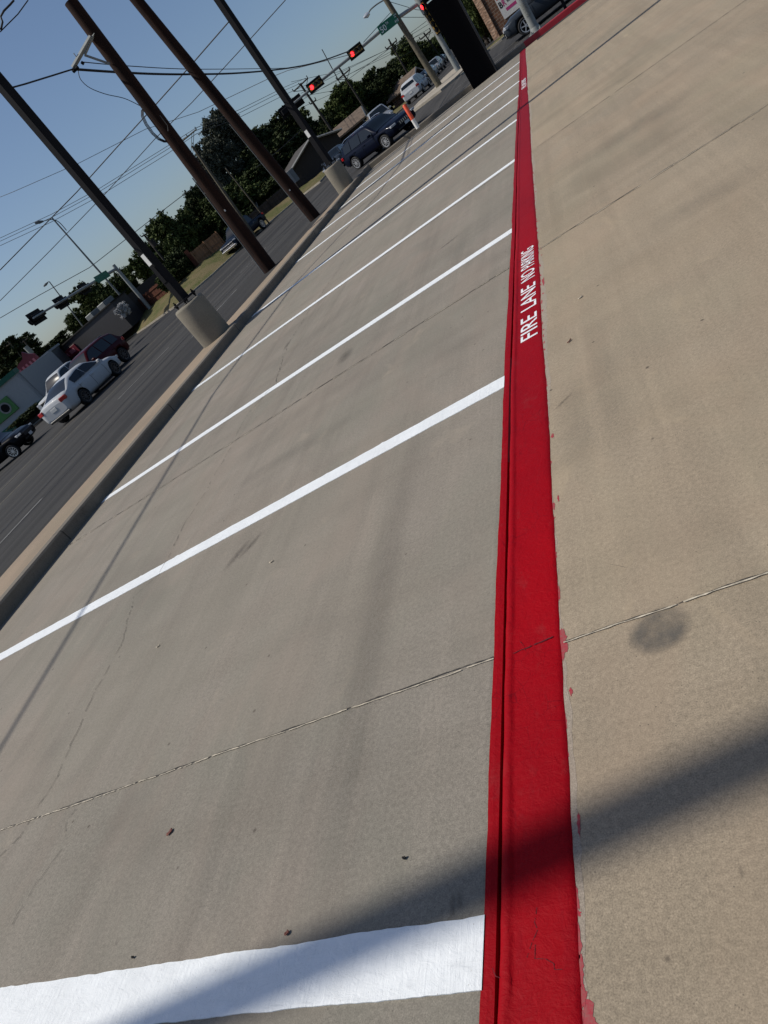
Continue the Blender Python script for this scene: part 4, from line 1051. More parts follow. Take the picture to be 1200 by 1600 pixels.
# distant poles with crossarms
def far_pole(px_b, py_b, px_t, py_t, D, r_, label, arms=(), m=None, extra=None, name='utility_pole'):
    b = PD(px_b, py_b, D); bz = GZ; root = empty(name, (b.x, b.y, bz), 0, label, 'utility pole', 'poles along the streets')
    t = PD(px_t, py_t, D)
    mm = MB(); mm.tube([(0, 0, 0), rel(root, t)], [r_, r_ * .7], 10); mm.build('pole_shaft', m or M_POLED, root)
    for (a0, a1, br) in arms:
        A = PD(*a0, D - .2); B2 = PD(*a1, D - .2); mm = MB(); mm.tube([rel(root, A), rel(root, B2)], .07 * D / 90, 4, smooth=False); mm.build('crossarm', m or M_POLED, root)
        for q in (0, .45, 1):
            pq = rel(root, A.lerp(B2, q)); mm = MB(); mm.tube([pq, pq + Vector((0, 0, .28 * D / 90))], .05 * D / 90, 6); mm.build('insulator', M_BLACK, root)
        if br:
            mm = MB()
            for e in br: mm.tube([rel(root, PD(*e[0], D - .2)), rel(root, PD(*e[1], D - .2))], .03 * D / 90, 4)
            mm.build('brace', m or M_POLED, root)
    return root
far_pole(535, 228, 469, 131, 78, .15, 'dark pole with two crossarms just right of the farther steel pole', [((459, 143), (481, 122), [((481, 122), (478, 139)), ((460, 143), (477, 141))]), ((485, 163), (494, 156), [])])
far_pole(580, 185, 530, 106, 92, .14, 'dark crossarm pole standing in the trees behind the navy suv roof', [((527, 125), (547, 108), [((547, 108), (542, 124)), ((527, 125), (540, 124))])])
far_pole(508, 107, 503, 77, 110, .001 + .08, 'thin pole top with a small lamp above the left signal mast arm', [])
far_pole(645, 130, 607, 61, 105, .14, 'dark crossarm pole left of the leaning wooden pole, behind the brick house', [((604, 77), (620, 63), [((620, 63), (617, 78)), ((605, 76), (616, 77))])])
far_pole(590, 135, 582, 110, 120, .13, 'distant short pole top over the trees, left of the brick house', [((579, 112), (585, 107), [])])
far_pole(693, 96, 662, 51, 120, .13, 'distant crossarm pole between the wooden pole and the silver signal pole', [((657, 62), (673, 48), [((673, 48), (669, 60))])])
far_pole(345, 300, 300, 228, 62, .14, 'crossarm pole mostly hidden behind the nearer wooden pole', [((282, 223), (307, 202), [((300, 208), (298, 248)), ((303, 206), (301, 248))])], M_POLEG)
far_pole(251, 402, 225, 367, 75, .13, 'utility pole with a transformer can, peeking out right of the nearest steel pole', [((221, 370), (231, 364), [])])
q = bpy.data.objects['utility_pole.009'] if 'utility_pole.009' in bpy.data.objects else None
tr = [o for o in bpy.data.objects if o.get('label', '').startswith('utility pole with a transformer')][0]
mm = MB(); c_ = rel(tr, PD(239, 380, 75)); mm.tube([c_ - Vector((0, 0, .35)), c_ + Vector((0, 0, .35))], .28, 12); mm.build('transformer', M_POLED, tr)
far_pole(414, 340, 352, 262, 66, .07, 'thin weathered pole in front of the dark trees, rising behind the second wooden pole', [], M_POLEG)
far_pole(31, 562, 12, 533, 120, .12, 'slim pole over the shop roof near the left edge', [((9, 542), (17, 536), [])], M_POLEG)
far_pole(50, 560, 37, 532, 110, .14, 'pole with a pale transformer above the red roof sign', [((34, 536), (43, 529), [])])
tr = [o for o in bpy.data.objects if o.get('label', '').startswith('pole with a pale transformer')][0]
mm = MB(); c_ = rel(tr, PD(45, 547, 110)); mm.tube([c_ - Vector((0, 0, .6)), c_ + Vector((0, 0, .6))], .35, 12); mm.build('transformer', M_GALV, tr)

# leaning thick pole on the median with a street lamp arm
wb_ = G(688, 137); DP = math.hypot(wb_.x, wb_.y)
wp = empty('street_lamp', wb_, 0, 'tall wooden pole on the median with a street lamp arm, crossing the green sign', 'street lamp')
tp_ = PD(588, -25, DP)
mm = MB(); mm.tube([(0, 0, 0), rel(wp, tp_)], [.24, .17], 14); mm.build('pole_shaft', M_POLEG, wp)
mm = MB(); mm.tube([rel(wp, p) for p in smooth_px(lambda a, b: PD(a, b, DP), [(600, 0), (590, 6), (580, 14), (576, 20)])], .045, 6); mm.build('lamp_arm', M_GALVD, wp)
mm = MB(); mm.tube([rel(wp, PD(577, 20, DP)), rel(wp, PD(573, 24, DP)), rel(wp, PD(568, 28, DP))], [.10, .17, .05], 8); mm.build('lamp_head', M_LAMP, wp)
# median island
isl = [G(636, 184), G(660, 166), G(690, 143), G(712, 125), G(735, 103), G(728, 100), G(712, 108), G(694, 124), G(679, 141), G(655, 162)]
mb = MB(); mb.prism([(p.x, p.y) for p in isl], GZ - .05, GZ + .14); struct(mb.build('median', M_FARC))
fk2 = [G(722, 118), G(745, 98), G(765, 79), G(785, 63), G(830, 24), G(870, -10), G(1000, -120)]
struct(verge_poly('far_verge', fk2, [(p.x + 60 if i < 3 else p.x + 90, p.y + 200) for i, p in enumerate(fk2)], GZ + .12, M_GRASS, M_FARC))

# ------------------------------------------------------------------ traffic signals
def sig_head(root, c, along, face, L=1.25, W_=.62, red=True, back=False, n=3, name='signal_head', boxw=.36):
    """c: centre; along: unit vector of the row of lenses, red first; face: unit vector the lenses look towards"""
    c = Vector(c) - root.location; up = face.cross(along).normalized(); M_ = Matrix((along, up, face)).transposed()
    m_ = MB(); m_.box(c, (L, W_, .04), 0, 0, M_, bev=.008); h = m_.build(name, M_BLACK, root)
    m_ = MB(); m_.box(c + face * (-.16 if True else .1), (L - .22, boxw, .26), 0, 0, M_, bev=.03); x = m_.build('housing', M_BLACK, h)
    m_ = MB(); m_.box(c + face * .035, (L - .2, boxw, .03), 0, 0, M_, bev=.006); x = m_.build('housing', M_YHOUS, h)
    for k in range(n):
        cc = c + along * ((k - (n - 1) / 2) * (L - .25) / n) + face * .055
        ring = lambda r_, o_, nn=16: [cc + along * (r_ * math.cos(2 * PI * q / nn)) + up * (r_ * math.sin(2 * PI * q / nn)) + face * o_ for q in range(nn)]
        r_ = (L - .25) / n * .44
        m_ = MB(); m_.rings([ring(r_, 0), ring(r_ * .96, .02)], True, True, 0, False); m_.build('lens', M_REDL if (k == 0 and red) else M_OFFL, h)
        # visor: a cut tube over the upper part of the lens
        m_ = MB(); rows_ = []
        for o_ in (0.0, .24):
            rows_.append([cc + along * (r_ * 1.08 * math.cos(a2)) + up * (r_ * 1.08 * math.sin(a2)) + face * o_ for a2 in [(-.35 + k2 * (PI + .7) / 14) for k2 in range(15)]])
        m_.grid(rows_, 0, True); vz = m_.build('visor', M_BLACK, h)
    return h
mp_ = G(718, 112); DM = math.hypot(mp_.x, mp_.y)
ms = empty('traffic_signal', mp_, 0, 'silver signal pole whose mast arm carries two red signals and a green street sign', 'traffic signal', 'traffic signals')
d_ = ray(650, -5); s_ = (d_.x * mp_.x + d_.y * mp_.y) / (d_.x ** 2 + d_.y ** 2); pt_top = Vector((mp_.x, mp_.y, H + s_ * d_.z))
pt_top = PD(652, 0, DM); 
mm = MB(); mm.tube([(0, 0, 0), rel(ms, pt_top) * .5, rel(ms, pt_top)], [.21, .19, .17], 18); mm.tube([(0, 0, 0), (0, 0, .06)], .33, 8, smooth=False); mm.build('pole_shaft', M_GALV, ms)
mm = MB(); mm.tube([rel(ms, PD(660, 8, DM)) - Vector((0, 0, .5)), rel(ms, PD(652, -6, DM))], .30, 12); mm.build('arm_collar', M_GALV, ms)
# the arm reaches over the street to the left, its end at pixel 452,170
arm0 = PD(656, 4, DM); arm1 = None
best = 1e9
for k in range(200, 900):
    D = k / 10; c_ = PD(452, 167, D)
    e = abs(c_.z - (arm0.z + .25))
    if e < best: best = e; arm1 = c_
def plane_hit(px, py, a_, b_):            # where the ray meets the upright plane through a_ and b_
    t = Vector((b_.x - a_.x, b_.y - a_.y, 0)); n = Vector((-t.y, t.x, 0)); d = ray(px, py); o = Vector((0, 0, H))
    return o + d * ((a_ - o).dot(n) / d.dot(n))
arm_px = [(656, 4), (607, 38), (566, 73), (544, 92), (502, 126), (468, 154), (452, 167)]
mm = MB(); mm.tube([rel(ms, plane_hit(*q_, arm0, arm1)) for q_ in arm_px], [.13, .12, .105, .10, .09, .075, .07], 12); mm.build('mast_arm', M_GALV, ms)
def on_arm(px, py=None):
    if py is None:
        for (xa, ya), (xb, yb) in zip(arm_px[:-1], arm_px[1:]):
            if xb <= px <= xa: py = ya + (yb - ya) * (px - xa) / (xb - xa)
    return plane_hit(px, py, arm0, arm1)
al = (arm0 - arm1).normalized(); fc = Vector((-al.y, al.x, 0)).normalized()
if fc.dot(Vector((0, 0, 0)) - arm0) < 0: fc = -fc
for px, py_ in ((555, 81), (492, 133)):
    p = on_arm(px, py_); v = p - Vector((0, 0, H)); hh = v.length
    Ls = 1.2
    sig_head(ms, p + fc * .14, al, fc, Ls, .66)
p = on_arm(456, 165); sig_head(ms, p - fc * .3, al, -fc, 1.9, .72, red=False, n=5)
p = on_arm(607); M_ = Matrix((al, Vector((0, 0, 1)), -(al.cross(Vector((0, 0, 1)))) * -1)).transposed()
upv = fc.cross(al).normalized()
if upv.z < 0: upv = -upv
M_ = Matrix((al, upv, al.cross(upv))).transposed()
Lsg = (on_arm(623) - on_arm(592)).length
mm = MB(); mm.box(p - ms.location + fc * .2, (Lsg, .62, .03), 0, 0, M_, bev=.003); sg = mm.build('street_sign', M_GREEN, ms)
M_SW = simple('sign_white', (.75, .78, .76), .4, noise=.03)
def sign_text(t, u0, v0, w_, h_):
    o_ = p + fc * .222 + al * (-Lsg / 2 + u0 * Lsg) + upv * (-.31 + v0 * .62)
    M4 = Matrix.Identity(4)
    for i in range(3): M4[i][0] = al[i]; M4[i][1] = upv[i]; M4[i][2] = fc[i]; M4[i][3] = o_[i] - ms.location[i]
    text_mesh(t, 'sign_lettering', M_SW, sg, M4, (w_ * Lsg, h_ * .62), .002, .01)
sign_text('50', .05, .16, .28, .62); sign_text('TH', .36, .55, .12, .24); sign_text('ST', .80, .60, .14, .28); sign_text('4100', .72, .12, .24, .28)
# vertical head fixed to the pole, seen obliquely
vu = rel(ms, pt_top).normalized()
h5 = PD(672, 28, DM - .3)
sig_head(ms, h5, -vu, Vector((-.55, -.84, 0)).normalized(), 2.3, .62, red=True, n=5, boxw=.36)
mm = MB(); mm.box(rel(ms, PD(701, 82, DM - .25)), (.12, .25, .38), .3, bev=.02); mm.build('push_button_box', M_GALVD, ms)

for h in [o for o in bpy.data.objects if o.parent == ms and o.name.startswith('signal_head')]: pass

# second signal, across the street on the left
m2 = G(246, 495); DM2 = math.hypot(m2.x, m2.y)
s2 = empty('traffic_signal', m2, 0, 'grey signal pole on the left, mast arm with the dark backs of three signals', 'traffic signal', 'traffic signals')
t2 = PD(177, 414, DM2)
mm = MB(); mm.tube([(0, 0, 0), rel(s2, t2)], [.19, .15], 14); mm.build('pole_shaft', M_GALV, s2)
a0 = PD(180, 421, DM2); a1 = None; best = 1e9
for k in range(200, 1500):
    c_ = PD(52, 497, k / 10)
    e = abs(c_.z - (a0.z + .1))
    if e < best: best = e; a1 = c_
if a1 is None or best > .5 or (a1 - a0).length > 20: a1 = PD(52, 497, DM2 + 2)
mm = MB(); mm.tube([rel(s2, a0), rel(s2, a0.lerp(a1, .5)), rel(s2, a1)], [.13, .10, .06], 10); mm.build('mast_arm', M_GALV, s2)
al2 = (a0 - a1).normalized(); fc2 = Vector((-al2.y, al2.x, 0)).normalized()
if fc2.dot(Vector((0, 0, 0)) - a0) > 0: fc2 = -fc2
def on2(px):
    best = (1e9, None)
    for k in range(401):
        p = a0.lerp(a1, k / 400); v = p - Vector((0, 0, H)); x = 600 + F * v.dot(CR) / v.dot(CW)
        if abs(x - px) < best[0]: best = (abs(x - px), p)
    return best[1]
for px, n_, L2 in ((62, 4, 2.0), (100, 3, 1.75), (136, 3, 1.7)): sig_head(s2, on2(px) + fc2 * .3, al2, fc2, L2, .85, red=False, n=3)
up2 = fc2.cross(al2).normalized(); up2 = up2 if up2.z > 0 else -up2
mm = MB(); mm.box(on2(157) - s2.location - fc2 * .2, ((on2(167) - on2(148)).length, .55, .03), 0, 0, Matrix((al2, up2, al2.cross(up2))).transposed(), bev=.003); mm.build('street_sign', M_GREEN, s2)

# street lamps on the left
def lamp_post(base_px, top_px, D, arm, label, r_=.11, m=None):
    b = PD(*base_px, D); root = empty('street_lamp', (b.x, b.y, GZ), 0, label, 'street lamp', 'steel street lamps')
    mm = MB(); mm.tube([(0, 0, 0), rel(root, PD(*top_px, D))], [r_, r_ * .55], 10); mm.build('pole_shaft', m or M_GALVD, root)
    for pts in arm:
        mm = MB(); mm.tube([rel(root, q) for q in smooth_px(lambda a, b_: PD(a, b_, D), pts)], .04, 6); mm.build('lamp_arm', m or M_GALVD, root)
        e = rel(root, PD(*pts[-1], D)); f_ = rel(root, PD(*pts[-2], D)); dd = (e - f_).normalized()
        mm = MB(); mm.tube([e - dd * .1, e + dd * .25, e + dd * .6], [.06, .14, .08], 8); mm.build('lamp_head', m or M_GALVD, root)
    return root
lamp_post((229, 508), (81, 340), DM2 + .8, [[(104, 360), (92, 347), (80, 343), (66, 346)]], 'tall steel street lamp with a curved arm, in front of the far left signal pole')
lamp_post((150, 540), (77, 440), 95, [[(79, 443), (76, 440), (74, 442)]], 'thinner distant street lamp behind the far left signals')
# ------------------------------------------------------------------ bollard post, sign monument, grey lamp post
bp_ = Vector((P(652, 200, .24).x, P(652, 200, .24).y + .1, .22))
bo = empty('marker_post', bp_, 0, 'orange and white round marker post standing on the cross street kerb beside the navy suv', 'marker post')
d_ = ray(632, 163); s_ = (d_.x * bp_.x + d_.y * bp_.y) / (d_.x ** 2 + d_.y ** 2); bt = H + s_ * d_.z - bp_.z
bt = max(.75, bt)
mm = MB(); mm.tube([(0, 0, 0), (0, 0, bt * .38)], .062, 16); mm.build('post_base', M_PWHITE, bo)
mm = MB(); mm.tube([(0, 0, bt * .38), (0, 0, bt - .02), (0, 0, bt)], [.060, .060, .045], 16); mm.build('reflective_sleeve', M_ORANGE, bo)
mo = P(733, 130, .24); mx_ = P(768, 104, .24)
yb0 = mo.y + .25
wmon = mx_.x - mo.x
mon = empty('monument_sign', (mo.x + wmon / 2, yb0 + .0, -.05), 0, 'tall black two tier sign pylon standing behind the low kerb, seen from its dark side', 'sign pylon')
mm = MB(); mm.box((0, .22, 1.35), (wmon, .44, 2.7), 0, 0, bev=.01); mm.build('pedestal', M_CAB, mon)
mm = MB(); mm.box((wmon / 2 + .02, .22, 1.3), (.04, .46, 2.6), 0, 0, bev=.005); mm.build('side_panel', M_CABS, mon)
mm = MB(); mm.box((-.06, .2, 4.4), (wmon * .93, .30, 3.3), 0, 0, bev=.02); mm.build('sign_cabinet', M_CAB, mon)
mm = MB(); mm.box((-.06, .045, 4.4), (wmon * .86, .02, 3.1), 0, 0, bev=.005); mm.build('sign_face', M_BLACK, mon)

lb_ = P(838, 49, .1)
lp = empty('lamp_post', (lb_.x, lb_.y + .25, -.02), 0, 'grey round lamp post with a notice plate, bolted down behind the red cross kerb', 'lamp post')
lean = Vector((0, 0, 6.5))
mm = MB(); mm.tube([(0, 0, .12), lean], [.135, .11], 24); mm.build('pole_shaft', M_GALV, lp)
mm = MB(); mm.tube([(0, 0, .09), (0, 0, .12)], .26, 24, smooth=False); mm.tube([(0, 0, .12), (0, 0, .22), (0, 0, .26)], [.165, .155, .14], 24); mm.build('base_plate', M_GALV, lp)
for k in range(4):
    a_ = PI / 4 + k * PI / 2; x, y = .215 * math.cos(a_), .215 * math.sin(a_); mm = MB(); mm.tube([(x, y, 0), (x, y, .20)], .02, 8); mm.tube([(x, y, .12), (x, y, .16)], .04, 6, smooth=False); mm.build('anchor_bolt', M_GALV, lp)
M_NOT = simple('notice_grey', (.22, .23, .21), .6, noise=.5, scale=40)
mm = MB(); a_c = math.atan2(-lb_.y, -lb_.x)
rows_ = [[(.141 * math.cos(a_c + t), .141 * math.sin(a_c + t), z) for t in [-.6 + 1.2 * k / 8 for k in range(9)]] for z in (.62, 1.02)]
mm.grid(rows_, 0, True, flip=False); mm.build('notice_plate', M_NOT, lp)
mm = MB(); mm.tube([(.14 * math.cos(a_c + .5), .14 * math.sin(a_c + .5), 1.12), (.17 * math.cos(a_c + .5), .17 * math.sin(a_c + .5), 1.12)], .03, 8); mm.build('hand_hole_cover', M_GALV, lp)
for (px, py, lab) in ((886, 10, 'black slim sign posts pair at the top edge behind the red kerb'),):
    b = P(px, py + 6, .1); rt = empty('sign_post', (b.x, b.y + .4, 0), 0, 'dark square sign post behind the red kerb near the top edge', 'sign post')
    for dx in (0, .55):
        mm = MB(); mm.box((dx, 0, 1.5), (.09, .09, 3.4), 0, 0, bev=.01); mm.build('post', M_BLACK, rt)
    mm = MB(); mm.box((.275, 0, 2.6), (.9, .05, 1.2), 0, 0, bev=.01); mm.build('sign_panel', M_BLACK, rt)

# ------------------------------------------------------------------ buildings and fences
M_ROOFD = simple('dark_shingle_roof', (0.05, 0.045, 0.042), .9, noise=.3, scale=3)
M_ROOFB = simple('tan_shingle_roof', (0.13, 0.095, 0.07), .9, noise=.3, scale=3)
M_SIDING = simple('grey_brown_siding', (0.030, 0.024, 0.020), .85, noise=.15)
M_FASCIA = simple('grey_metal_fascia', (0.026, 0.025, 0.028), .6, noise=.08)
M_SHOPW = simple('shop_white_panel', (0.32, 0.33, 0.34), .5, noise=.05)
M_SHOPG = simple('shop_grey_canopy', (0.09, 0.092, 0.092), .6, noise=.1)
M_SGREEN = simple('shop_green_band', (0.0, 0.09, 0.055), .5, noise=.05)
M_SGLIGHT = simple('shop_green_sign', (0.06, 0.20, 0.05), .5, noise=.05)
M_SRED = simple('shop_red_sign', (0.12, 0.008, 0.02), .5, noise=.1)
M_SPINK = simple('faded_red_lettering', (0.32, 0.10, 0.13), .6, noise=.1)
M_BRICKT = simple('tan_stone', (0.42, 0.28, 0.19), .9, noise=.5, scale=3)
M_TRIMW = simple('white_trim', (0.24, 0.24, 0.23), .7, noise=.1)
def fence_mat(name, c1, c2):
    m, _, _ = mat(name); g_ = NT(m); s1 = g_.noise(g_.co((7, 7, .3)), 1.0, 4, .7)
    g_.out(g_.mix(g_.rng(s1, .35, .65), c1, c2), .9, g_.bump(s1, .5, .02), .1); return m
M_FNB = fence_mat('brown_cedar_fence', (0.34, 0.19, 0.105), (0.22, 0.12, 0.065))
M_FNR = fence_mat('red_brown_fence', (0.15, 0.065, 0.045), (0.10, 0.04, 0.028))
M_FNG = fence_mat('grey_cedar_fence', (0.075, 0.062, 0.055), (0.04, 0.034, 0.030))
def brick_mat():
    m, _, _ = mat('brown_brick'); g_ = NT(m)
    b = g_.N.new('ShaderNodeTexBrick'); b.inputs['Scale'].default_value = 1.0; b.inputs['Brick Width'].default_value = .40; b.inputs['Row Height'].default_value = .20
    b.inputs['Mortar Size'].default_value = .012; b.inputs['Color1'].default_value = (.14, .07, .045, 1); b.inputs['Color2'].default_value = (.085, .045, .03, 1); b.inputs['Mortar'].default_value = (.2, .17, .14, 1)
    tc = g_.N.new('ShaderNodeTexCoord'); mp = g_.N.new('ShaderNodeMapping'); mp.inputs['Rotation'].default_value = (PI / 2, 0, 0); g_.L.new(tc.outputs['Object'], mp.inputs[0]); g_.L.new(mp.outputs[0], b.inputs['Vector'])
    g_.out(b.outputs['Color'], .9, None, .1); return m
M_BRICK = brick_mat()
def stone_mat():
    m, _, _ = mat('stacked_stone'); g_ = NT(m); t = g_.N.new('ShaderNodeTexVoronoi'); t.inputs['Scale'].default_value = 1.0
    g_.L.new(g_.co((3.5, 3.5, 7)), t.inputs['Vector']); cr = g_.N.new('ShaderNodeValToRGB'); cr.color_ramp.elements[0].color = (.50, .34, .24, 1); cr.color_ramp.elements[1].color = (.22, .12, .075, 1)
    g_.L.new(t.outputs['Color'], cr.inputs[0]); g_.out(cr.outputs[0], .9, g_.bump(t.outputs['Distance'], .8, .04), .1); return m
M_STONE = stone_mat()

def face_frame(pa, pb):
    """frame for a facade whose foot runs pa -> pb; local x along, y into the building, z up"""
    t = Vector((pb.x - pa.x, pb.y - pa.y, 0)); L = t.length; t.normalize(); n = Vector((-t.y, t.x, 0))
    return L, math.atan2(t.y, t.x)
def fence(pa, pb, h, m, label, post=True, rails=True, rail_m=None):
    L, a = face_frame(pa, pb); h = h + abs(pa.z - pb.z) / 2; root = empty('wooden_fence', (pa.x, pa.y, min(pa.z, pb.z) - .08), a, label, 'fence', 'wooden fences behind the verge')
    r = random.Random(int(L * 10)); mb = MB(); x = 0
    while x < L:
        w_ = .14; mb.box((x + w_ / 2, r.uniform(-.01, .01), h / 2), (w_ - .012, .025, h * r.uniform(.98, 1.02))); x += w_
    mb.build('boards', m, root)
    if post:
        n = max(2, int(L / 2.6))
        for k in range(n + 1):
            mb = MB(); mb.box((k * L / n, -.07, h / 2 + .03), (.10, .10, h + .06)); mb.build('fence_post', rail_m or m, root)
    if rails:
        for z in (.3, h * .55, h - .15):
            mb = MB(); mb.box((L / 2, -.04, z), (L, .05, .10)); mb.build('rail', rail_m or m, root)
    return root
def GD(px, py, D): p = PD(px, py, D); return Vector((p.x, p.y, GZ))
# picture columns of the fence feet
def GF(px, py): return foot_at(px, py, .3)
fence(GF(314.5, 417), GF(356, 388), 1.6, M_FNB, 'warm brown wooden fence with horizontal rails, left of the steel blue pickup')
fence(GF(304, 412), GF(314, 417.5), 1.5, M_FNR, 'dark short return of wooden fence beside the round bush', rails=False)
fence(GF(214, 499), GF(266, 461), 1.4, M_FNR, 'red brown wooden fence with heavy rails, left of the nearest steel pole foot')
fence(GF(394, 353), GF(462, 302), 1.1, M_FNG, 'dark grey board fence behind the green verge, between the two brown poles')
fence(GF(468, 296), GF(522, 252), 1.3, M_FNG, 'dark grey board fence below the gabled house')

def gable_house(c, rz, wx, dy, h, rh, wallm, roofm, label, cat='house', eave=.5, wins=()):
    root = empty('house', c, rz, label, cat)
    mb = MB(); mb.rings([[(-wx / 2, -dy / 2, 0), (wx / 2, -dy / 2, 0), (wx / 2, dy / 2, 0), (-wx / 2, dy / 2, 0)], [(-wx / 2, -dy / 2, h), (wx / 2, -dy / 2, h), (wx / 2, dy / 2, h), (-wx / 2, dy / 2, h)]], True, False, 0, False)
    mb.add([(-wx / 2, -dy / 2, h), (wx / 2, -dy / 2, h), (0, -dy / 2, h + rh)], [(0, 1, 2)]); mb.add([(-wx / 2, dy / 2, h), (wx / 2, dy / 2, h), (0, dy / 2, h + rh)], [(2, 1, 0)])
    mb.build('wall', wallm, root)
    mb = MB(); e = eave; k = rh / (wx / 2)
    for s_ in (-1, 1):
        a = [(0, -dy / 2 - e, h + rh + .03), (0, dy / 2 + e, h + rh + .03), (s_ * (wx / 2 + e), dy / 2 + e, h - e * k + .03), (s_ * (wx / 2 + e), -dy / 2 - e, h - e * k + .03)]
        b = [(p[0], p[1], p[2] + .16) for p in a]
        mb.rings([a, b], True, True, 0, False)
    mb.build('roof', roofm, root)
    mb = MB()
    for s_ in (-1, 1):
        mb.tube([(0, -dy / 2 - e - .02, h + rh + .10), (s_ * (wx / 2 + e), -dy / 2 - e - .02, h - e * k + .10)], .10, 4, smooth=False)
    mb.build('bargeboard', M_TRIMW, root)
    for (x, z, w_, h_) in wins:
        mb = MB(); mb.box((x, -dy / 2 - .01, z), (w_, .06, h_)); f_ = mb.build('window', M_TRIMW, root)
        mb = MB(); mb.box((x, -dy / 2 - .045, z), (w_ - .2, .02, h_ - .2)); mb.build('pane', M_GLASS, f_)
    return root
q = PD(494, 262, 78)
gable_house((q.x, q.y, GZ), math.radians(30), 5.4, 7, 2.2, .9, M_SIDING, M_ROOFD, 'low brown house with a wide shallow gable, behind the farther steel pole', wins=())
q = PD(545, 222, 84)
gable_house((q.x, q.y, GZ), math.radians(100), 4.4, 5.0, 1.7, .8, M_SIDING, M_ROOFB, 'house with a long pale tan roof rising behind the navy suv', wins=((1, 1.3, 1.0, 1.0),))
q = PD(639, 143, 98)
gable_house((q.x, q.y, GZ), math.radians(75), 3.4, 3.4, 1.3, .8, M_BRICK, M_ROOFB, 'small reddish brick house behind the white minivan', wins=((0, 1.3, 1.0, 1.0),))
q = PD(388, 348, 80)
gable_house((q.x, q.y, GZ), math.radians(100), 3.6, 3.4, 1.6, .9, M_SIDING, M_ROOFD, 'dark roofed shed half hidden behind the nearer wooden pole', 'shed', wins=())
q = PD(326, 404, 84)
gable_house((q.x, q.y, GZ), math.radians(100), 4, 5, 2.0, .8, M_SIDING, M_ROOFD, 'dark low roof behind the warm brown fence', wins=())

def box_building(pa, pb, depth, h, wall, label, cat='building', name='building', z0=None):
    L, a = face_frame(pa, pb); root = empty(name, (pa.x, pa.y, GZ if z0 is None else z0), a, label, cat)
    mb = MB(); mb.box((L / 2, depth / 2, h / 2), (L, depth, h)); mb.build('wall', wall, root)
    return root, L
# facades face the street: their foot line runs from left to right in the picture
def hz(px, py, D, zb=GZ): return PD(px, py, D).z - zb
def TOPS(a, b):
    A_, B2 = PD(*a), PD(*b); return Vector((A_.x, A_.y, GZ)), Vector((B2.x, B2.y, GZ)), (A_.z + B2.z) / 2 - GZ
# long grey flat-roofed building
pa, pb, hh_ = TOPS((101, 524, 76), (200, 468, 68))
lb2, L = box_building(pa, pb, 10, hh_ - .3, M_SIDING, 'long low building with a plain dark grey metal fascia, above the dark red suv')
mb = MB(); mb.box((L / 2 - .2, -.9, hh_ - 1.25), (L + .8, 2.0, 2.5)); mb.build('fascia', M_FASCIA, lb2)
mb = MB(); mb.box((L / 2 - .2, -.9, hh_ + .05), (L + 1.0, 2.3, .10)); mb.build('roof_edge', M_DARK, lb2)
for k in range(2):
    c_ = (1.8 + k * 2.4, 3, hh_ + .25); mb = MB(); mb.box(c_, (1.2, 1.4, .9), 0, 0, bev=.05); mb.build('roof_unit', M_GALVD, lb2)
mb = MB(); mb.box((1.3, -1.95, hh_ - .9), (3.0, .12, .8), bev=.02); rs = mb.build('wall_sign', M_SRED, lb2)
for k in range(2):
    mb = MB(); mb.box((.65 + k * 1.3, -2.03, hh_ - .9), (.9, .03, .36)); mb.build('sign_panel', M_SPINK, rs)
# shops with a pale canopy
pa, pb, ch_ = TOPS((35, 581, 76), (86, 536, 74))
sh, L = box_building(pa, pb, 10, ch_ - .5, M_SIDING, 'row of shops under a pale grey canopy with a red roof sign', 'shop', 'shop')
mb = MB(); mb.box((L / 2, -1.2, ch_ - 1.6), (L, 2.6, 2.6)); mb.build('canopy', M_SHOPG, sh)
mb = MB(); mb.box((L / 2, -1.2, ch_ - .22), (L + .3, 2.9, .18)); mb.build('roof_edge', M_SHOPW, sh)
n_ = 6
for k in range(n_):
    x = (k + .5) * L / n_; mb = MB(); mb.box((x, -2.57, ch_ - 1.6), (.10, .12, 2.0)); mb.build('sign_bracket', M_SHOPW, sh)
    mb = MB(); mb.box((x, -.05, 1.3), (L / n_ - .8, .10, 2.2)); w_ = mb.build('window', M_TRIM, sh); mb = MB(); mb.box((x, -.12, 1.3), (L / n_ - 1.1, .03, 1.9)); mb.build('pane', M_GLASS, w_)
xs0 = L * .42
mb = MB(); mb.prism([(-1.4, 0), (-1.2, .8), (-.6, 1.1), (.1, 1.2), (.5, 1.7), (.9, 1.2), (1.3, .9), (1.4, 0)], -.1, .1, 0, Matrix.Translation((xs0, -1.9, ch_ - .5)) @ rx_(PI / 2).to_4x4()); rsg = mb.build('roof_sign', M_SRED, sh)
for k in range(5):
    mb = MB(); mb.box((xs0 - .9 + k * .45, -2.03, ch_ - .05), (.22, .04, .5)); mb.build('sign_letter', M_SPINK, rsg)
mb = MB(); mb.box((xs0 + .6, -2.66, ch_ - .75), (2.8, .1, .32)); b_ = mb.build('sign_band', M_SRED, sh)
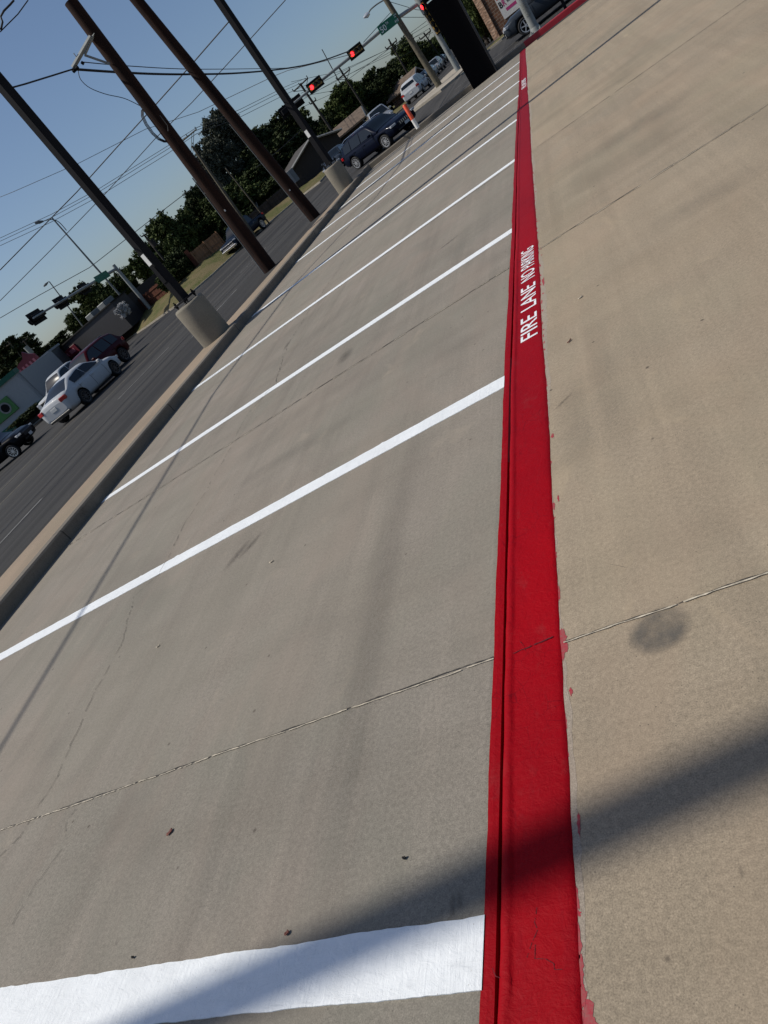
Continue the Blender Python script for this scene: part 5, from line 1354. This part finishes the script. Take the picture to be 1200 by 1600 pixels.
# green and white shop at the left edge
pa, pb, gh_ = TOPS((-60, 658, 60), (31, 582, 58))
gs, L = box_building(pa, pb, 10, gh_, M_SHOPW, 'white corner shop with green bands and a round emblem sign, at the left edge', 'shop', 'shop')
mb = MB(); mb.box((L / 2 - .3, -.2, gh_ - 1.1), (L + .4, .9, 2.6)); mb.build('fascia', M_SHOPW, gs)
mb = MB(); mb.box((L / 2 - .3, -.25, gh_ + .25), (L + .6, 1.1, .35)); mb.build('green_band', M_SGREEN, gs)
mb = MB(); mb.box((L / 2 - .3, -.25, gh_ - 2.45), (L + .6, 1.1, .38)); mb.build('green_band', M_SGREEN, gs)
mb = MB(); mb.box((L - 4.0, -.72, gh_ - 1.2), (4.6, .12, 1.2), bev=.03); sg2 = mb.build('shop_sign', M_SGLIGHT, gs)
mb = MB(); mb.rings([[(L - 2.4 + .42 * math.cos(2 * PI * k / 24), y_, gh_ - 1.2 + .42 * math.sin(2 * PI * k / 24)) for k in range(24)] for y_ in (-.79, -.80)], False, True, 0, False)
mb.build('round_emblem', M_TRIMW, sg2)
mb = MB(); mb.rings([[(L - 2.4 + .30 * math.cos(2 * PI * k / 24), y_, gh_ - 1.2 + .30 * math.sin(2 * PI * k / 24)) for k in range(24)] for y_ in (-.802, -.812)], False, True, 0, False)
mb.build('round_emblem', M_BLACK, sg2)
mb = MB()
for k in range(3): mb.box((L - 5.3 + k * .75, -.80, gh_ - 1.2), (.5, .03, .55))
mb.build('sign_letter', M_TRIMW, sg2)
for k in range(5):
    x = L - 1.6 - k * 3.0
    mb = MB(); mb.box((x, -.02, 1.25), (2.3, .1, 2.3)); w_ = mb.build('window', M_TRIM, gs); mb = MB(); mb.box((x, -.09, 1.3), (2.0, .03, 1.9)); mb.build('pane', M_GLASS, w_)
    mb = MB(); mb.box((x + 1.45, -.35, (gh_ - 2.6) / 2), (.35, .5, gh_ - 2.6)); mb.build('pillar', M_SHOPW, gs)

# stone pillar building and the hanging banner at the right
q = PD(783, 57, 64)
sb = empty('stone_building', (q.x, q.y, GZ), math.radians(-14), 'building corner of pale stacked stone and brown brick behind the black car', 'building')
mb = MB(); mb.box((-.45, .62, 1.6), (.50, .5, 3.2)); mb.build('stone_pillar', M_STONE, sb)
mb = MB(); mb.box((4.8, 2.5, 1.9), (10, 4.0, 3.8)); mb.build('wall', M_BRICK, sb)
bn = empty('banner', (q.x, q.y, GZ), math.radians(-14), 'white banner with bold red and black lettering on the brown brick wall', 'banner')
mb = MB(); mb.box((1.40, .44, 1.85), (1.50, .05, 2.3)); mb.build('banner_sheet', simple('banner_vinyl', (.42, .42, .42), .6, noise=.05), bn)
def ban(t, x, z, w_, h_, m_):
    M4 = Matrix(((1, 0, 0, x), (0, 0, -1, .405), (0, 1, 0, z), (0, 0, 0, 1))); text_mesh(t, 'banner_lettering', m_, bn, M4, (w_, h_), .004, .02)
M_BR = simple('banner_red', (.45, .02, .03), .5, noise=.05); M_BP = simple('banner_purple', (.30, .02, .12), .5, noise=.05)
ban('DO', .74, 2.02, .55, .42, M_BR); ban('B', .74, 1.42, .24, .42, M_BLACK); ban('R', 1.02, 1.42, .24, .42, M_BP); ban('BUY', 1.36, 1.72, .40, .15, M_BLACK); ban('SOME', 1.36, 1.50, .55, .15, M_BLACK)
mb = MB(); mb.box((1.55, .408, 1.15), (.95, .01, .20)); mb.build('banner_stripe', M_BP, bn)

# mailbox-like white boxes, rock, utility cabinet
q = GD(458, 290, 60)
bx = empty('mailbox_cluster', q, .3, 'white box on a short post in front of the gabled house', 'box')
mb = MB(); mb.box((0, 0, 1.75), (.75, .35, 1.0), bev=.03); mb.build('box', M_TRIMW, bx); mb = MB(); mb.box((0, 0, .6), (.1, .1, 1.3)); mb.build('post', M_POLEG, bx)
mb = MB(); mb.box((.45, .02, 1.75), (.5, .3, 1.0), bev=.03); mb.build('box', M_GALVD, bx)
q = G(252, 484)
r = random.Random(9); mb = MB()
ringn = 12; R = []
for i, (rr, z) in enumerate(((.55, 0), (.6, .25), (.5, .5), (.25, .65))): R.append([(math.cos(2 * PI * k / ringn) * rr * r.uniform(.85, 1.1) * 1.2, math.sin(2 * PI * k / ringn) * rr * r.uniform(.85, 1.1), z) for k in range(ringn)])
mb.rings(R, True, True, 0, False); o = mb.build('boulder', M_ROOFD); o.location = q; tag(o, 'dark boulder at the foot of the far left signal pole', 'boulder')

# ------------------------------------------------------------------ trees
def leaf_mat(name, c1, c2, c3):
    m, nt, b = mat(name); g_ = NT(m)
    n = g_.noise(g_.co(), .55, 3, .6); f = g_.noise(g_.co(), 7, 2, .6)
    c = g_.mix(g_.rng(n, .38, .62), c1, c2); c = g_.mix(g_.rng(f, .45, .7, 0, .8), c, c3)
    g_.out(c, .75, None, .15)
    return m
LM = [leaf_mat('leaf_dark', (.020, .029, .010), (.036, .050, .015), (.058, .074, .025)),
      leaf_mat('leaf_mid', (.034, .049, .014), (.058, .080, .023), (.088, .11, .036)),
      leaf_mat('leaf_grey', (.040, .046, .030), (.075, .083, .060), (.12, .128, .10)),
      leaf_mat('leaf_bright', (.03, .043, .011), (.058, .075, .02), (.08, .095, .03))]
M_BARK = simple('bark', (0.05, 0.04, 0.03), .95, noise=.4, scale=6)
def crown_mesh(seed, leaf=.30, n=7000, lobes=16, gap=0.25):
    """leaf-sized faces in clumps through a unit crown"""
    r = random.Random(seed); L = []
    for k in range(lobes):
        t = r.uniform(0, 2 * PI); z = r.uniform(-.75, .85); rr = math.sqrt(max(0, 1 - z * z)) * r.uniform(.45, .85)
        L.append((rr * math.cos(t), rr * math.sin(t), z * .82, r.uniform(.22, .40)))
    L.append((0, 0, -.05, .55)); L.append((.35, 0, -.2, .5)); L.append((-.3, .25, -.15, .5)); L.append((0, -.35, .2, .45))
    vs_, fs = [], []
    clumps = []
    for (x, y, z, q) in L:
        for j in range(max(6, int(46 * q))):
            d = Vector((r.gauss(0, 1), r.gauss(0, 1), r.gauss(0, 1))).normalized() * q * r.uniform(.55, 1.08)
            clumps.append((Vector((x, y, z)) + d, r.uniform(.05, .13)))
    per = max(4, n // len(clumps))
    for (c, cr) in clumps:
        for j in range(per):
            p = c + Vector((r.gauss(0, 1), r.gauss(0, 1), r.gauss(0, .8))) * cr * .6
            s = leaf * r.uniform(.6, 1.4); nrm = Vector((r.gauss(0, 1), r.gauss(0, 1), r.gauss(0, 1) + .5)).normalized(); u = nrm.orthogonal().normalized(); w = nrm.cross(u)
            a = r.uniform(0, PI); u2 = u * math.cos(a) + w * math.sin(a); w2 = nrm.cross(u2)
            o = len(vs_); vs_ += [p - u2 * s, p - w2 * s * .5, p + u2 * s, p + w2 * s * .5]; fs.append((o, o + 1, o + 2, o + 3))
    me = bpy.data.meshes.new('crown'); me.from_pydata([tuple(v) for v in vs_], [], fs); me.update(); return me, L
CROWNS = [crown_mesh(s_, .052, 30000, 15 + s_ % 4) for s_ in (1, 2, 3, 4)]
for k_, (me, L) in enumerate(CROWNS): pass
def tree(px, py, rh, rv, D, kind, label, cat='tree', name='tree', trunk=True, group='trees beyond the far fences', depth=None, shape=None):
    """px,py centre of the crown, rh/rv its half sizes in picture pixels, D metres away"""
    c = PD(px, py, D); vd = (c - Vector((0, 0, H))); sc_ = vd.dot(CW) / F
    ah, av = rh * sc_ * 1.24, rv * sc_ * 1.16
    root = empty(name, (c.x, c.y, GZ), 0, label, cat, group)
    me, L = CROWNS[(int(px) + int(py)) % 4]
    me2 = me.copy(); me2.materials.clear(); me2.materials.append(LM[kind])
    o = bpy.data.objects.new('crown', me2); COL.objects.link(o); o.parent = root
    o.scale = (ah, depth or ah, av); o.location = (0, 0, c.z - GZ); o.rotation_euler = (0, 0, (px * 13 % 628) / 100)
    zc = c.z - GZ
    if trunk:
        tb = MB(); r = random.Random(int(px * 3 + py)); r0 = max(.14, ah * .055)
        base_h = max(.5, zc - av * .55)
        tb.tube([(0, 0, 0), (r.uniform(-.1, .1), r.uniform(-.1, .1), base_h * .5), (r.uniform(-.2, .2), r.uniform(-.2, .2), base_h)], [r0 * 1.3, r0, r0 * .8], 10)
        ro = o.rotation_euler.z
        for (x, y, z, q) in L[:8]:
            e = Vector((x * ah, y * (depth or ah), z * av)); e.rotate(Matrix.Rotation(ro, 3, 'Z')); e.z += zc
            s0 = Vector((0, 0, base_h * .9)); m_ = s0.lerp(e, .5) + Vector((r.uniform(-.3, .3), r.uniform(-.3, .3), .1))
            tb.tube([s0, m_, e], [r0 * .6, r0 * .35, r0 * .12], 7)
        tb.build('trunk', M_BARK, root)
    return root
TR = [
 (22, 567, 46, 30, 125, 0, 'dark tree mass over the green and white shop at the left edge'),
 (85, 548, 34, 15, 130, 0, 'low dark tree line behind the red roof sign'),
 (128, 500, 22, 18, 100, 1, 'airy tree top behind the roof units of the long grey building'),
 (146, 468, 26, 26, 98, 3, 'bright green tree behind the far left mast arm'),
 (176, 455, 24, 24, 96, 1, 'green tree behind the tall steel street lamp'),
 (200, 448, 15, 26, 99, 0, 'dark conifer shape behind the far left signal pole'),
 (236, 416, 30, 30, 88, 1, 'rounded green tree left of the nearest steel pole'),
 (286, 372, 38, 42, 80, 1, 'rounded dark green tree right of the nearest steel pole'),
 (312, 330, 28, 30, 84, 0, 'dark tree crown between the nearest steel pole and the nearer wooden pole'),
 (342, 218, 34, 34, 92, 2, 'tall grey green tree between the two wooden poles'),
 (338, 262, 30, 36, 86, 2, 'lower grey green foliage of the tall tree right of the nearer wooden pole'),
 (362, 318, 40, 34, 80, 1, 'green tree above the thin weathered pole'),
 (420, 215, 42, 30, 96, 0, 'broad dark tree crown behind the second wooden pole'),
 (420, 262, 52, 36, 88, 0, 'big dark tree in front of the house fence, right of the second wooden pole'),
 (468, 206, 28, 26, 100, 1, 'tree showing left of the farther steel pole'),
 (450, 250, 34, 30, 92, 0, 'dark tree above the brown gabled house'),
 (532, 175, 38, 36, 98, 1, 'rounded dark green tree behind the tan roof'),
 (565, 150, 34, 32, 104, 0, 'wide dark tree behind the navy suv roof'),
 (600, 132, 30, 26, 108, 0, 'dark tree left of the brick house'),
 (598, 148, 34, 20, 100, 0, 'low dark trees above the silver suv'),
 (632, 92, 26, 24, 118, 1, 'leafy tree behind the leaning wooden pole'),
 (655, 88, 26, 22, 126, 1, 'tree crown right of the leaning wooden pole'),
 (655, 106, 24, 16, 118, 0, 'shaded tree behind the row of distant cars'),
 (692, 62, 24, 16, 165, 1, 'distant tree beside the silver signal pole'),
 (392, 292, 40, 26, 84, 0, 'shaded tree between the thin weathered pole and the second wooden pole'),
 (258, 408, 26, 22, 92, 0, 'shaded tree behind the nearest steel pole'),
 (500, 212, 26, 22, 94, 0, 'dark tree between the gabled house and the tan roof'),
 (330, 372, 26, 20, 88, 0, 'dark tree above the warm brown fence'),
 (672, 88, 22, 16, 150, 0, 'distant dark tree at the end of the street'),
 (722, 44, 26, 28, 100, 1, 'tree behind the black sign pylon'),
 (738, 22, 22, 50, 68, 1, 'dense vine covered tree right of the black sign pylon'),
]
for (px, py, rh, rv, D, k_, lab) in TR: tree(px, py, rh, rv, D, k_, lab)
# bushes
tree(282, 418, 26, 24, 66, 0, 'large round dark bush in front of the warm brown fence', 'bush', 'bush', False, 'bushes along the verge')
tree(42, 650, 26, 7, 56, 0, 'low clipped hedge in front of the green and white shop', 'bush', 'bush', False, 'bushes along the verge')
tree(262, 438, 16, 12, 64, 1, 'small shrub at the end of the red brown fence', 'bush', 'bush', False, 'bushes along the verge')
tree(206, 500, 14, 12, 76, 0, 'dark shrub at the end of the long grey building', 'bush', 'bush', False, 'bushes along the verge')
LM.append(simple('pale_leaf_mat', (.5, .5, .5), .6, noise=.3))
tree(191, 485, 10, 10, 66, 4, 'small bush of glittering white leaves by the tall steel street lamp', 'bush', 'bush', False, 'bushes along the verge')
tree(398, 325, 60, 26, 80, 0, 'dark undergrowth behind the grey board fence', 'bush', 'bush', False, 'bushes along the verge')
